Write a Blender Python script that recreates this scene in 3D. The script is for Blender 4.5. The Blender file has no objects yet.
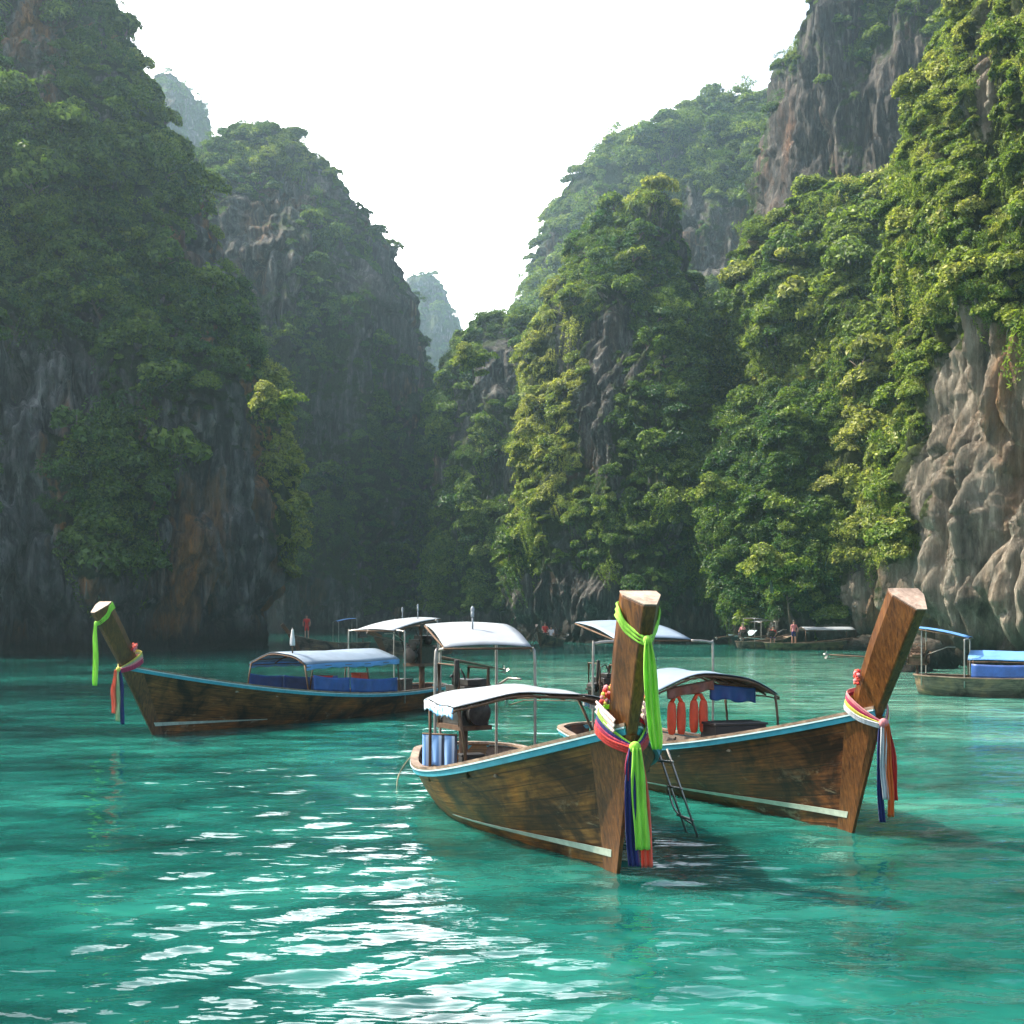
import bpy, bmesh, math, random
import numpy as np
from mathutils import Vector, Matrix

random.seed(7)
RNG = np.random.default_rng(11)
SC = bpy.context.scene
COL = SC.collection
R = math.radians

# ------------------------------------------------------------------ camera
F, CAMH, HY = 1300.0, 2.6, 612.0
cam_d = bpy.data.cameras.new('camera')
cam = bpy.data.objects.new('camera', cam_d); COL.objects.link(cam)
cam.location = (0, 0, CAMH); cam.rotation_euler = (R(90), 0, 0)
cam_d.sensor_width = 36.0; cam_d.lens = 36.0 * F / 1024.0
cam_d.shift_y = (HY - 512.0) / 1024.0
cam_d.clip_start = 0.1; cam_d.clip_end = 3000.0
SC.camera = cam

# ------------------------------------------------------------------ sky and sun
SUN_AZ, SUN_EL = -70.0, 50.0        # azimuth from straight ahead (+Y), negative = left
SUN_DIR = Vector((math.sin(R(SUN_AZ)) * math.cos(R(SUN_EL)), math.cos(R(SUN_AZ)) * math.cos(R(SUN_EL)), math.sin(R(SUN_EL))))
w = bpy.data.worlds.new('World'); SC.world = w; w.use_nodes = True
wn, wl = w.node_tree.nodes, w.node_tree.links
wn.clear()
sky = wn.new('ShaderNodeTexSky'); sky.sky_type = 'NISHITA'; sky.sun_disc = False
sky.sun_elevation = R(SUN_EL); sky.sun_rotation = R(SUN_AZ); sky.dust_density = 4.0; sky.air_density = 1.0
bg = wn.new('ShaderNodeBackground'); bg.inputs['Strength'].default_value = 0.15
wl.new(sky.outputs[0], bg.inputs['Color'])
# thin bright high haze: brightest low over the gap in the cliffs
tc = wn.new('ShaderNodeTexCoord')
dot = wn.new('ShaderNodeVectorMath'); dot.operation = 'DOT_PRODUCT'
gd = Vector((math.sin(R(-10)) * math.cos(R(16)), math.cos(R(-10)) * math.cos(R(16)), math.sin(R(16))))
dot.inputs[1].default_value = gd
nrm = wn.new('ShaderNodeVectorMath'); nrm.operation = 'NORMALIZE'
wl.new(tc.outputs['Generated'], nrm.inputs[0]); wl.new(nrm.outputs[0], dot.inputs[0])
mx = wn.new('ShaderNodeMath'); mx.operation = 'MAXIMUM'; mx.inputs[1].default_value = 0.0
wl.new(dot.outputs['Value'], mx.inputs[0])
pw = wn.new('ShaderNodeMath'); pw.operation = 'POWER'; pw.inputs[1].default_value = 34.0
wl.new(mx.outputs[0], pw.inputs[0])
ma = wn.new('ShaderNodeMath'); ma.operation = 'MULTIPLY_ADD'; ma.inputs[1].default_value = 4.0; ma.inputs[2].default_value = 0.06
wl.new(pw.outputs[0], ma.inputs[0])
bg2 = wn.new('ShaderNodeBackground'); bg2.inputs['Color'].default_value = (1.0, 0.985, 0.955, 1)
wl.new(ma.outputs[0], bg2.inputs['Strength'])
ad = wn.new('ShaderNodeAddShader'); wo = wn.new('ShaderNodeOutputWorld')
wl.new(bg.outputs[0], ad.inputs[0]); wl.new(bg2.outputs[0], ad.inputs[1]); wl.new(ad.outputs[0], wo.inputs['Surface'])

sun_d = bpy.data.lights.new('sun', 'SUN'); sun_d.energy = 5.0; sun_d.angle = R(0.6); sun_d.color = (1.0, 0.91, 0.76)
sun = bpy.data.objects.new('sun', sun_d); COL.objects.link(sun)
sun.rotation_euler = SUN_DIR.to_track_quat('Z', 'Y').to_euler()
sun.location = SUN_DIR * 200

SC.view_settings.view_transform = 'Standard'; SC.view_settings.look = 'None'
SC.view_settings.gamma = 1.0; SC.view_settings.use_curve_mapping = False
SC.view_settings.exposure = 1.2
SC.cycles.use_denoising = True
SC.cycles.max_bounces = 6; SC.cycles.diffuse_bounces = 3; SC.cycles.glossy_bounces = 3
SC.cycles.transmission_bounces = 3; SC.cycles.volume_bounces = 1; SC.cycles.transparent_max_bounces = 6
SC.cycles.sample_clamp_indirect = 6.0
SC.cycles.caustics_reflective = False; SC.cycles.caustics_refractive = False

# ------------------------------------------------------------------ helpers
def at(px, py, D):
    return Vector(((px - 512.0) / F * D, D, CAMH + (HY - py) / F * D))

def tag(o, label=None, cat=None, group=None, kind=None):
    if label: o['label'] = label
    if cat: o['category'] = cat
    if group: o['group'] = group
    if kind: o['kind'] = kind
    return o

def empty(name, loc, rz=0, label=None, cat=None, group=None):
    o = bpy.data.objects.new(name, None); COL.objects.link(o)
    o.empty_display_size = 0.3; o.location = loc; o.rotation_euler = (0, 0, rz)
    return tag(o, label, cat, group)

def smooth(me, on=True):
    me.polygons.foreach_set('use_smooth', [on] * len(me.polygons))

def np_mesh(name, V, Q, mat=None, sm=True):
    V = np.ascontiguousarray(V, dtype=np.float32); Q = np.ascontiguousarray(Q, dtype=np.int32)
    k = Q.shape[1]
    me = bpy.data.meshes.new(name)
    me.vertices.add(len(V)); me.vertices.foreach_set('co', V.ravel())
    me.loops.add(Q.size); me.loops.foreach_set('vertex_index', Q.ravel())
    me.polygons.add(len(Q)); me.polygons.foreach_set('loop_start', np.arange(0, Q.size, k, dtype=np.int32))
    me.polygons.foreach_set('loop_total', np.full(len(Q), k, dtype=np.int32))
    me.update(calc_edges=True)
    me.polygons.foreach_set('use_smooth', np.full(len(Q), sm))
    if mat: me.materials.append(mat)
    return me

class MB:
    """collects shapes, builds ONE mesh object"""
    def __init__(s): s.v = []; s.f = []; s.sm = []; s.uv = None
    def add(s, vs, fs, sm=False):
        b = len(s.v); s.v += [tuple(p) for p in vs]
        s.f += [tuple(b + i for i in f) for f in fs]; s.sm += [sm] * len(fs); return s
    def box(s, c, size, M=None):
        hx, hy, hz = size[0] / 2, size[1] / 2, size[2] / 2
        vs = [Vector((x * hx, y * hy, z * hz)) for x in (-1, 1) for y in (-1, 1) for z in (-1, 1)]
        if M: vs = [M @ p for p in vs]
        vs = [p + Vector(c) for p in vs]
        return s.add(vs, [(0, 1, 3, 2), (4, 6, 7, 5), (0, 4, 5, 1), (2, 3, 7, 6), (0, 2, 6, 4), (1, 5, 7, 3)])
    def tube(s, pts, r, n=8, cap=True):
        pts = [Vector(p) for p in pts]; rr = r if isinstance(r, (list, tuple)) else [r] * len(pts)
        vs, fs = [], []
        for i, p in enumerate(pts):
            d = (pts[min(i + 1, len(pts) - 1)] - pts[max(i - 1, 0)]).normalized()
            ref = Vector((0, 0, 1)) if abs(d.z) < 0.9 else Vector((1, 0, 0))
            a = d.cross(ref).normalized(); b = d.cross(a)
            for k in range(n):
                t = 2 * math.pi * k / n
                vs.append(p + (a * math.cos(t) + b * math.sin(t)) * rr[i])
        for i in range(len(pts) - 1):
            for k in range(n):
                fs.append((i * n + k, i * n + (k + 1) % n, (i + 1) * n + (k + 1) % n, (i + 1) * n + k))
        if cap: fs.append(tuple(range(n - 1, -1, -1))); fs.append(tuple((len(pts) - 1) * n + k for k in range(n)))
        return s.add(vs, fs, True)
    def sweep(s, path, section, closed=True, sm=False):
        """section(i) -> list of points, joined along path of rings"""
        rings = [section(i) for i in path]; n = len(rings[0])
        vs = [p for r in rings for p in r]; fs = []
        for i in range(len(rings) - 1):
            for k in range(n if closed else n - 1):
                fs.append((i * n + k, i * n + (k + 1) % n, (i + 1) * n + (k + 1) % n, (i + 1) * n + k))
        if closed: fs.append(tuple(range(n - 1, -1, -1))); fs.append(tuple((len(rings) - 1) * n + k for k in range(n)))
        return s.add(vs, fs, sm)
    def grid(s, nu, nv, fn, sm=True):
        vs = [fn(i / nu, j / nv) for i in range(nu + 1) for j in range(nv + 1)]
        fs = [(i * (nv + 1) + j, (i + 1) * (nv + 1) + j, (i + 1) * (nv + 1) + j + 1, i * (nv + 1) + j + 1) for i in range(nu) for j in range(nv)]
        return s.add(vs, fs, sm)
    def ball(s, c, r, nu=10, nv=7):
        r = r if isinstance(r, (tuple, list)) else (r, r, r)
        def fn(u, v):
            a, b = 2 * math.pi * u, math.pi * v
            return (c[0] + r[0] * math.sin(b) * math.cos(a), c[1] + r[1] * math.sin(b) * math.sin(a), c[2] + r[2] * math.cos(b))
        return s.grid(nu, nv, fn)
    def build(s, name, mat, parent=None, thick=0, bevel=0, loc=None):
        me = bpy.data.meshes.new(name); me.from_pydata(s.v, [], s.f); me.materials.append(mat)
        me.polygons.foreach_set('use_smooth', s.sm)
        if s.uv:
            ul = me.uv_layers.new(name='UVMap')
            vi = [0] * len(me.loops); me.loops.foreach_get('vertex_index', vi)
            ul.data.foreach_set('uv', [c for i in vi for c in s.uv[i]])
        bm = bmesh.new(); bm.from_mesh(me); bmesh.ops.recalc_face_normals(bm, faces=bm.faces); bm.to_mesh(me); bm.free()
        me.update()
        o = bpy.data.objects.new(name, me); COL.objects.link(o)
        if parent: o.parent = parent
        if loc: o.location = loc
        if thick:
            m = o.modifiers.new('s', 'SOLIDIFY'); m.thickness = thick; m.offset = 0
        if bevel:
            m = o.modifiers.new('b', 'BEVEL'); m.width = bevel; m.segments = 2; m.limit_method = 'ANGLE'
        return o

# ---- 3-D value noise, vectorised
_T = RNG.random(65536).astype(np.float32)
def vnoise(P):
    Pi = np.floor(P).astype(np.int64); f = P - Pi; u = f * f * f * (f * (f * 6 - 15) + 10)
    def h(dx, dy, dz):
        k = ((Pi[:, 0] + dx) * 73856093) ^ ((Pi[:, 1] + dy) * 19349663) ^ ((Pi[:, 2] + dz) * 83492791)
        k = (k ^ (k >> 13)) * 1274126177
        return _T[(k ^ (k >> 16)) & 65535]
    x, y, z = u[:, 0], u[:, 1], u[:, 2]
    a = h(0, 0, 0) * (1 - x) + h(1, 0, 0) * x; b = h(0, 1, 0) * (1 - x) + h(1, 1, 0) * x
    c = h(0, 0, 1) * (1 - x) + h(1, 0, 1) * x; d = h(0, 1, 1) * (1 - x) + h(1, 1, 1) * x
    return ((a * (1 - y) + b * y) * (1 - z) + (c * (1 - y) + d * y) * z) * 2 - 1
def fbm(P, o=4, ridged=False):
    s = np.zeros(len(P)); a = 1.0; t = 0
    for i in range(o):
        n = vnoise(P * 2.03 ** i + 17.3 * i)
        if ridged: n = 1 - 2 * np.abs(n)
        s += a * n; t += a; a *= 0.5
    return s / t

# ------------------------------------------------------------------ materials
def nt(name):
    m = bpy.data.materials.new(name); m.use_nodes = True
    n, l = m.node_tree.nodes, m.node_tree.links
    return m, n, l, n['Principled BSDF']

def ramp(n, stops):
    r = n.new('ShaderNodeValToRGB'); e = r.color_ramp.elements
    while len(e) < len(stops): e.new(0.5)
    for i, (p, c) in enumerate(stops): e[i].position = p; e[i].color = (*c, 1)
    return r

def noise(n, l, vec, scale, detail=5, rough=0.55, dist=0.0):
    t = n.new('ShaderNodeTexNoise'); t.inputs['Scale'].default_value = scale; t.inputs['Detail'].default_value = detail
    t.inputs['Roughness'].default_value = rough; t.inputs['Distortion'].default_value = dist
    if vec is not None: l.new(vec, t.inputs['Vector'])
    return t

def mapping(n, l, vec, sc):
    m = n.new('ShaderNodeMapping'); m.inputs['Scale'].default_value = sc; l.new(vec, m.inputs['Vector']); return m.outputs[0]

def mixc(n, l, f, a, b, mode='MIX'):
    m = n.new('ShaderNodeMix'); m.data_type = 'RGBA'; m.blend_type = mode
    for s, v in ((0, f), (6, a), (7, b)):
        if isinstance(v, (int, float)): m.inputs[s].default_value = v
        elif isinstance(v, tuple): m.inputs[s].default_value = (*v, 1)
        else: l.new(v, m.inputs[s])
    return m.outputs[2]

def bump(n, l, h, strength, dist, normal=None):
    b = n.new('ShaderNodeBump'); b.inputs['Strength'].default_value = strength; b.inputs['Distance'].default_value = dist
    l.new(h, b.inputs['Height'])
    if normal is not None: l.new(normal, b.inputs['Normal'])
    return b.outputs[0]

def plain(name, col, rough=0.6, var=0.25, scale=6, metal=0, transl=0, bstr=0.15):
    m, n, l, p = nt(name)
    tc = n.new('ShaderNodeTexCoord')
    t = noise(n, l, tc.outputs['Object'], scale, 6, 0.65)
    r = ramp(n, [(0.3, tuple(c * (1 - var) for c in col)), (0.7, tuple(min(1, c * (1 + var)) for c in col))])
    l.new(t.outputs[0], r.inputs[0]); l.new(r.outputs[0], p.inputs['Base Color'])
    p.inputs['Roughness'].default_value = rough; p.inputs['Metallic'].default_value = metal
    t2 = noise(n, l, tc.outputs['Object'], scale * 6, 4)
    l.new(bump(n, l, t2.outputs[0], bstr, 0.01), p.inputs['Normal'])
    if transl:
        tr = n.new('ShaderNodeBsdfTranslucent'); l.new(r.outputs[0], tr.inputs[0])
        ms = n.new('ShaderNodeMixShader'); ms.inputs[0].default_value = transl
        l.new(p.outputs[0], ms.inputs[1]); l.new(tr.outputs[0], ms.inputs[2])
        l.new(ms.outputs[0], n['Material Output'].inputs[0])
    return m

def rock_material(name, greys, warm, warm_amt, veg=(0.035, 0.06, 0.018), drip=0.75):
    m, n, l, p = nt(name)
    g = n.new('ShaderNodeNewGeometry'); pos = g.outputs['Position']
    st = mapping(n, l, pos, (1.0, 1.0, 0.24))
    n1 = noise(n, l, st, 1.1, 10, 0.70, 0.25)
    c = ramp(n, [(0.30, greys[0]), (0.47, greys[1]), (0.60, greys[2]), (0.78, greys[3])])
    l.new(n1.outputs[0], c.inputs[0])
    n2 = noise(n, l, mapping(n, l, pos, (1, 1, 0.3)), 0.16, 5, 0.6, 0.4)
    wr = ramp(n, [(0.52 - 0.1 * warm_amt, (0, 0, 0)), (0.64 - 0.1 * warm_amt, (1, 1, 1))]); l.new(n2.outputs[0], wr.inputs[0])
    nw = noise(n, l, st, 1.9, 9, 0.7, 0.15)
    wc = ramp(n, [(0.35, tuple(x * 0.35 for x in warm)), (0.55, warm), (0.75, (0.42, 0.33, 0.24))]); l.new(nw.outputs[0], wc.inputs[0])
    col = mixc(n, l, wr.outputs[0], c.outputs[0], wc.outputs[0])
    # dark mineral drip streaks
    n3 = noise(n, l, mapping(n, l, pos, (1, 1, 0.09)), 2.0, 8, 0.7, 0.15)
    dr = ramp(n, [(0.50, (0.25, 0.25, 0.26)), (0.60, (1, 1, 1))]); l.new(n3.outputs[0], dr.inputs[0])
    col = mixc(n, l, drip, col, dr.outputs[0], 'MULTIPLY')
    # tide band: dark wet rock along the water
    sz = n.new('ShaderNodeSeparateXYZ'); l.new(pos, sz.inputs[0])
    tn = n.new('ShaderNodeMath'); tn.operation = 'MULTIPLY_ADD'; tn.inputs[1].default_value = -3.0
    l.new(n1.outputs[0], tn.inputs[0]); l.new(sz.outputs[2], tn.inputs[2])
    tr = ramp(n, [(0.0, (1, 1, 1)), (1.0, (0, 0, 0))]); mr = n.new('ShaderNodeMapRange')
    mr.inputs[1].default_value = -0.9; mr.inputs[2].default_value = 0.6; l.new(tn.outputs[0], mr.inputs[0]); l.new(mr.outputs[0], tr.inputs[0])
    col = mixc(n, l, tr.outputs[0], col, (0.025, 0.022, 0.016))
    # low green growth
    at_ = n.new('ShaderNodeAttribute'); at_.attribute_name = 'veg'
    nv = noise(n, l, pos, 1.4, 6, 0.7)
    gc = ramp(n, [(0.3, tuple(x * 0.4 for x in veg)), (0.55, veg), (0.8, tuple(x * 1.6 for x in veg))]); 
    nv2 = noise(n, l, pos, 4.0, 5, 0.7); l.new(nv2.outputs[0], gc.inputs[0])
    sm = n.new('ShaderNodeMath'); sm.operation = 'MULTIPLY_ADD'; sm.inputs[1].default_value = 1.3; l.new(nv.outputs[0], sm.inputs[0]); 
    l.new(at_.outputs['Fac'], sm.inputs[2])
    vr = ramp(n, [(0.98, (0, 0, 0)), (1.0, (1, 1, 1))])
    mr2 = n.new('ShaderNodeMapRange'); mr2.inputs[1].default_value = 0.95; mr2.inputs[2].default_value = 1.15
    l.new(sm.outputs[0], mr2.inputs[0])
    col = mixc(n, l, mr2.outputs[0], col, gc.outputs[0])
    l.new(col, p.inputs['Base Color']); p.inputs['Roughness'].default_value = 0.85
    p.inputs['Specular IOR Level'].default_value = 0.25
    b1 = bump(n, l, n1.outputs[0], 1.0, 1.2)
    vo = n.new('ShaderNodeTexVoronoi'); vo.feature = 'DISTANCE_TO_EDGE'; vo.inputs['Scale'].default_value = 1.1
    wv = n.new('ShaderNodeVectorMath'); wv.operation = 'MULTIPLY_ADD'; wv.inputs[1].default_value = (0.8, 0.8, 0.8)
    l.new(nw.outputs['Color'], wv.inputs[0]); l.new(mapping(n, l, pos, (1, 1, 0.38)), wv.inputs[2]); l.new(wv.outputs[0], vo.inputs['Vector'])
    vr_ = n.new('ShaderNodeMapRange'); vr_.inputs[1].default_value = 0.0; vr_.inputs[2].default_value = 0.10; l.new(vo.outputs[0], vr_.inputs[0])
    b1 = bump(n, l, vr_.outputs[0], 0.7, 0.25, b1)
    nb = noise(n, l, mapping(n, l, pos, (1, 1, 0.4)), 4.0, 8, 0.75, 0.1)
    b2 = bump(n, l, nb.outputs[0], 1.0, 0.45, b1)
    l.new(b2, p.inputs['Normal'])
    return m

def foliage_material(name, stops):
    m, n, l, p = nt(name)
    a = n.new('ShaderNodeAttribute'); a.attribute_type = 'INSTANCER'; a.attribute_name = 'tint'
    oi = n.new('ShaderNodeObjectInfo')
    la = n.new('ShaderNodeAttribute'); la.attribute_name = 'leafv'
    g = n.new('ShaderNodeMath'); g.operation = 'MULTIPLY_ADD'; g.inputs[1].default_value = 0.16; g.inputs[2].default_value = -0.08
    l.new(oi.outputs['Random'], g.inputs[0])
    s = n.new('ShaderNodeMath'); s.operation = 'ADD'; l.new(a.outputs['Fac'], s.inputs[0]); l.new(g.outputs[0], s.inputs[1])
    r = ramp(n, stops); l.new(s.outputs[0], r.inputs[0])
    hs = n.new('ShaderNodeHueSaturation'); l.new(r.outputs[0], hs.inputs['Color'])
    mr = n.new('ShaderNodeMapRange'); mr.inputs[3].default_value = 0.35; mr.inputs[4].default_value = 1.75
    l.new(la.outputs['Fac'], mr.inputs[0]); l.new(mr.outputs[0], hs.inputs['Value'])
    mr2 = n.new('ShaderNodeMapRange'); mr2.inputs[3].default_value = 0.52; mr2.inputs[4].default_value = 0.48
    l.new(la.outputs['Fac'], mr2.inputs[0]); l.new(mr2.outputs[0], hs.inputs['Hue'])
    d = n.new('ShaderNodeBsdfDiffuse'); t = n.new('ShaderNodeBsdfTranslucent'); gl = n.new('ShaderNodeBsdfGlossy')
    gl.inputs['Roughness'].default_value = 0.45; gl.inputs['Color'].default_value = (0.6, 0.6, 0.6, 1)
    l.new(hs.outputs[0], d.inputs[0])
    tcx = mixc(n, l, 1.0, hs.outputs[0], (1.35, 1.45, 0.6), 'MULTIPLY'); l.new(tcx, t.inputs[0])
    m1 = n.new('ShaderNodeMixShader'); m1.inputs[0].default_value = 0.42; l.new(d.outputs[0], m1.inputs[1]); l.new(t.outputs[0], m1.inputs[2])
    m2 = n.new('ShaderNodeMixShader'); m2.inputs[0].default_value = 0.03; l.new(m1.outputs[0], m2.inputs[1]); l.new(gl.outputs[0], m2.inputs[2])
    l.new(m2.outputs[0], n['Material Output'].inputs[0])
    return m

def hull_wood(name, dark, mid, light, green=0.0, planks=9.0, rough=0.42):
    """weathered varnished planking; UV x = metres along the hull, y = 0..1 keel to sheer"""
    m, n, l, p = nt(name)
    uv = n.new('ShaderNodeUVMap'); tc = n.new('ShaderNodeTexCoord')
    sx = n.new('ShaderNodeSeparateXYZ'); l.new(uv.outputs[0], sx.inputs[0])
    mul = n.new('ShaderNodeMath'); mul.operation = 'MULTIPLY'; mul.inputs[1].default_value = planks; l.new(sx.outputs[1], mul.inputs[0])
    fr = n.new('ShaderNodeMath'); fr.operation = 'FRACT'; l.new(mul.outputs[0], fr.inputs[0])
    pp = n.new('ShaderNodeMath'); pp.operation = 'PINGPONG'; pp.inputs[1].default_value = 0.5; l.new(fr.outputs[0], pp.inputs[0])
    seam = n.new('ShaderNodeMapRange'); seam.inputs[1].default_value = 0.0; seam.inputs[2].default_value = 0.055; l.new(pp.outputs[0], seam.inputs[0])
    fl = n.new('ShaderNodeMath'); fl.operation = 'FLOOR'; l.new(mul.outputs[0], fl.inputs[0])
    wn_ = n.new('ShaderNodeTexWhiteNoise'); wn_.noise_dimensions = '1D'; l.new(fl.outputs[0], wn_.inputs['W'])
    g = noise(n, l, mapping(n, l, uv.outputs[0], (1.2, 26, 1)), 2.0, 8, 0.62, 0.4)
    c = ramp(n, [(0.28, dark), (0.5, mid), (0.76, light)]); l.new(g.outputs[0], c.inputs[0])
    pv = n.new('ShaderNodeMapRange'); pv.inputs[3].default_value = 0.7; pv.inputs[4].default_value = 1.25; l.new(wn_.outputs[0], pv.inputs[0])
    cc = n.new('ShaderNodeCombineColor'); [l.new(pv.outputs[0], cc.inputs[i]) for i in range(3)]
    col = mixc(n, l, 0.8, c.outputs[0], cc.outputs[0], 'MULTIPLY')
    st = noise(n, l, tc.outputs['Object'], 1.3, 7, 0.62, 0.6)
    sr = ramp(n, [(0.38, (0.18, 0.16, 0.15)), (0.53, (1, 1, 1)), (0.68, (1.9, 1.6, 1.2))]); l.new(st.outputs[0], sr.inputs[0])
    col = mixc(n, l, 1.0, col, sr.outputs[0], 'MULTIPLY')
    # bleached scuffs low on the hull
    sc_ = noise(n, l, mapping(n, l, tc.outputs['Object'], (1, 1, 1.6)), 2.6, 9, 0.72, 0.8)
    scr = ramp(n, [(0.57, (0, 0, 0)), (0.66, (1, 1, 1))]); l.new(sc_.outputs[0], scr.inputs[0])
    lo = n.new('ShaderNodeMapRange'); lo.inputs[1].default_value = 0.75; lo.inputs[2].default_value = 0.4; l.new(sx.outputs[1], lo.inputs[0])
    lm = n.new('ShaderNodeMath'); lm.operation = 'MULTIPLY'; l.new(scr.outputs[0], lm.inputs[0]); l.new(lo.outputs[0], lm.inputs[1])
    lm2 = n.new('ShaderNodeMath'); lm2.operation = 'MULTIPLY'; lm2.inputs[1].default_value = 0.6; l.new(lm.outputs[0], lm2.inputs[0])
    col = mixc(n, l, lm2.outputs[0], col, (0.36, 0.29, 0.19))
    if green:
        gn = n.new('ShaderNodeMapRange'); gn.inputs[1].default_value = -3.0; gn.inputs[2].default_value = -7.5; gn.inputs[4].default_value = green
        so = n.new('ShaderNodeSeparateXYZ'); l.new(tc.outputs['Object'], so.inputs[0]); l.new(so.outputs[0], gn.inputs[0])
        col = mixc(n, l, gn.outputs[0], col, (0.07, 0.09, 0.05))
    sm = n.new('ShaderNodeMath'); sm.operation = 'MULTIPLY_ADD'; sm.inputs[1].default_value = 0.8; sm.inputs[2].default_value = 0.2; l.new(seam.outputs[0], sm.inputs[0])
    c2 = n.new('ShaderNodeCombineColor'); [l.new(sm.outputs[0], c2.inputs[i]) for i in range(3)]
    col = mixc(n, l, 1.0, col, c2.outputs[0], 'MULTIPLY')
    l.new(col, p.inputs['Base Color'])
    rr = n.new('ShaderNodeMapRange'); rr.inputs[3].default_value = rough - 0.1; rr.inputs[4].default_value = rough + 0.25
    l.new(st.outputs[0], rr.inputs[0]); l.new(rr.outputs[0], p.inputs['Roughness'])
    p.inputs['Specular IOR Level'].default_value = 0.35; b1 = bump(n, l, seam.outputs[0], 0.25, 0.004); b2 = bump(n, l, g.outputs[0], 0.35, 0.006, b1)
    l.new(bump(n, l, st.outputs[0], 0.25, 0.03, b2), p.inputs['Normal'])
    return m

def wood(name, dark, mid, light, rough=0.5, axis=(3, 3, 0.5)):
    m, n, l, p = nt(name)
    tc = n.new('ShaderNodeTexCoord')
    g = noise(n, l, mapping(n, l, tc.outputs['Object'], axis), 5, 8, 0.65, 0.7)
    c = ramp(n, [(0.3, dark), (0.5, mid), (0.75, light)]); l.new(g.outputs[0], c.inputs[0])
    s = noise(n, l, tc.outputs['Object'], 2.0, 5, 0.6)
    sr = ramp(n, [(0.35, (0.45, 0.42, 0.4)), (0.6, (1.1, 1.1, 1.1))]); l.new(s.outputs[0], sr.inputs[0])
    l.new(mixc(n, l, 0.8, c.outputs[0], sr.outputs[0], 'MULTIPLY'), p.inputs['Base Color'])
    p.inputs['Roughness'].default_value = rough
    l.new(bump(n, l, g.outputs[0], 0.4, 0.01), p.inputs['Normal'])
    return m

def cloth(name, col, transl=0.3):
    m, n, l, p = nt(name)
    tc = n.new('ShaderNodeTexCoord')
    g = noise(n, l, mapping(n, l, tc.outputs['Object'], (14, 14, 1.2)), 3, 4, 0.6)
    c = ramp(n, [(0.3, tuple(x * 0.72 for x in col)), (0.7, tuple(min(1, x * 1.15) for x in col))]); l.new(g.outputs[0], c.inputs[0])
    l.new(c.outputs[0], p.inputs['Base Color']); p.inputs['Roughness'].default_value = 0.7
    p.inputs['Sheen Weight'].default_value = 0.2
    l.new(bump(n, l, g.outputs[0], 0.5, 0.02), p.inputs['Normal'])
    t = n.new('ShaderNodeBsdfTranslucent'); l.new(c.outputs[0], t.inputs[0])
    ms = n.new('ShaderNodeMixShader'); ms.inputs[0].default_value = transl
    l.new(p.outputs[0], ms.inputs[1]); l.new(t.outputs[0], ms.inputs[2]); l.new(ms.outputs[0], n['Material Output'].inputs[0])
    return m

def striped(name):
    m, n, l, p = nt(name)
    tc = n.new('ShaderNodeTexCoord'); sx = n.new('ShaderNodeSeparateXYZ'); l.new(tc.outputs['Object'], sx.inputs[0])
    mu = n.new('ShaderNodeMath'); mu.operation = 'MULTIPLY'; mu.inputs[1].default_value = 7.0; l.new(sx.outputs[1], mu.inputs[0])
    fr = n.new('ShaderNodeMath'); fr.operation = 'FRACT'; l.new(mu.outputs[0], fr.inputs[0])
    c = ramp(n, [(0.0, (0.16, 0.32, 0.62)), (0.4, (0.5, 0.62, 0.8)), (0.62, (0.03, 0.04, 0.07)), (0.85, (0.25, 0.42, 0.7))]); c.color_ramp.interpolation = 'CONSTANT'
    l.new(fr.outputs[0], c.inputs[0]); l.new(c.outputs[0], p.inputs['Base Color']); p.inputs['Roughness'].default_value = 0.8
    return m

def lattice_canvas(name):
    m, n, l, p = nt(name)
    tc = n.new('ShaderNodeTexCoord')
    t = noise(n, l, tc.outputs['Object'], 9, 3, 0.5)
    c = ramp(n, [(0.44, (0.12, 0.36, 0.66)), (0.54, (0.78, 0.84, 0.9))]); l.new(t.outputs[0], c.inputs[0])
    l.new(c.outputs[0], p.inputs['Base Color']); p.inputs['Roughness'].default_value = 0.7
    return m

MAT = {}
MAT['white'] = plain('white_canvas', (0.27, 0.30, 0.33), 0.6, 0.2, 2.5, transl=0.12)
MAT['palecanvas'] = plain('pale_blue_canvas', (0.20, 0.265, 0.34), 0.6, 0.15, 2.5, transl=0.15)
MAT['bluecanvas'] = plain('blue_canvas', (0.12, 0.30, 0.60), 0.55, 0.22, 2.5, transl=0.15)
MAT['bluetarp'] = plain('blue_tarpaulin', (0.015, 0.06, 0.24), 0.5, 0.35, 3.0)
MAT['turq'] = plain('turquoise_paint', (0.06, 0.32, 0.42), 0.4, 0.22, 5.0)
MAT['paleline'] = plain('pale_blue_paint', (0.42, 0.58, 0.60), 0.45, 0.2, 6.0)
MAT['whiteline'] = plain('chalky_white_paint', (0.40, 0.46, 0.38), 0.6, 0.3, 5.0)
MAT['steel'] = plain('dull_steel', (0.32, 0.30, 0.27), 0.4, 0.3, 8.0, metal=0.7)
MAT['rust'] = plain('rusty_iron', (0.10, 0.055, 0.03), 0.7, 0.5, 9.0, metal=0.3)
MAT['engine'] = plain('oily_engine', (0.035, 0.028, 0.024), 0.4, 0.6, 12.0, metal=0.4)
MAT['engine2'] = plain('faded_engine_red', (0.16, 0.05, 0.03), 0.5, 0.5, 10.0)
MAT['black'] = plain('black_rubber', (0.015, 0.015, 0.016), 0.6, 0.4, 9.0)
MAT['rope'] = plain('worn_rope', (0.30, 0.24, 0.16), 0.9, 0.3, 30.0)
MAT['orange'] = plain('orange_nylon', (0.62, 0.07, 0.02), 0.6, 0.25, 6.0)
MAT['deckwood'] = wood('sun_bleached_planks', (0.12, 0.08, 0.05), (0.26, 0.19, 0.13), (0.42, 0.33, 0.25), 0.7, (0.6, 4, 4))
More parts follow.
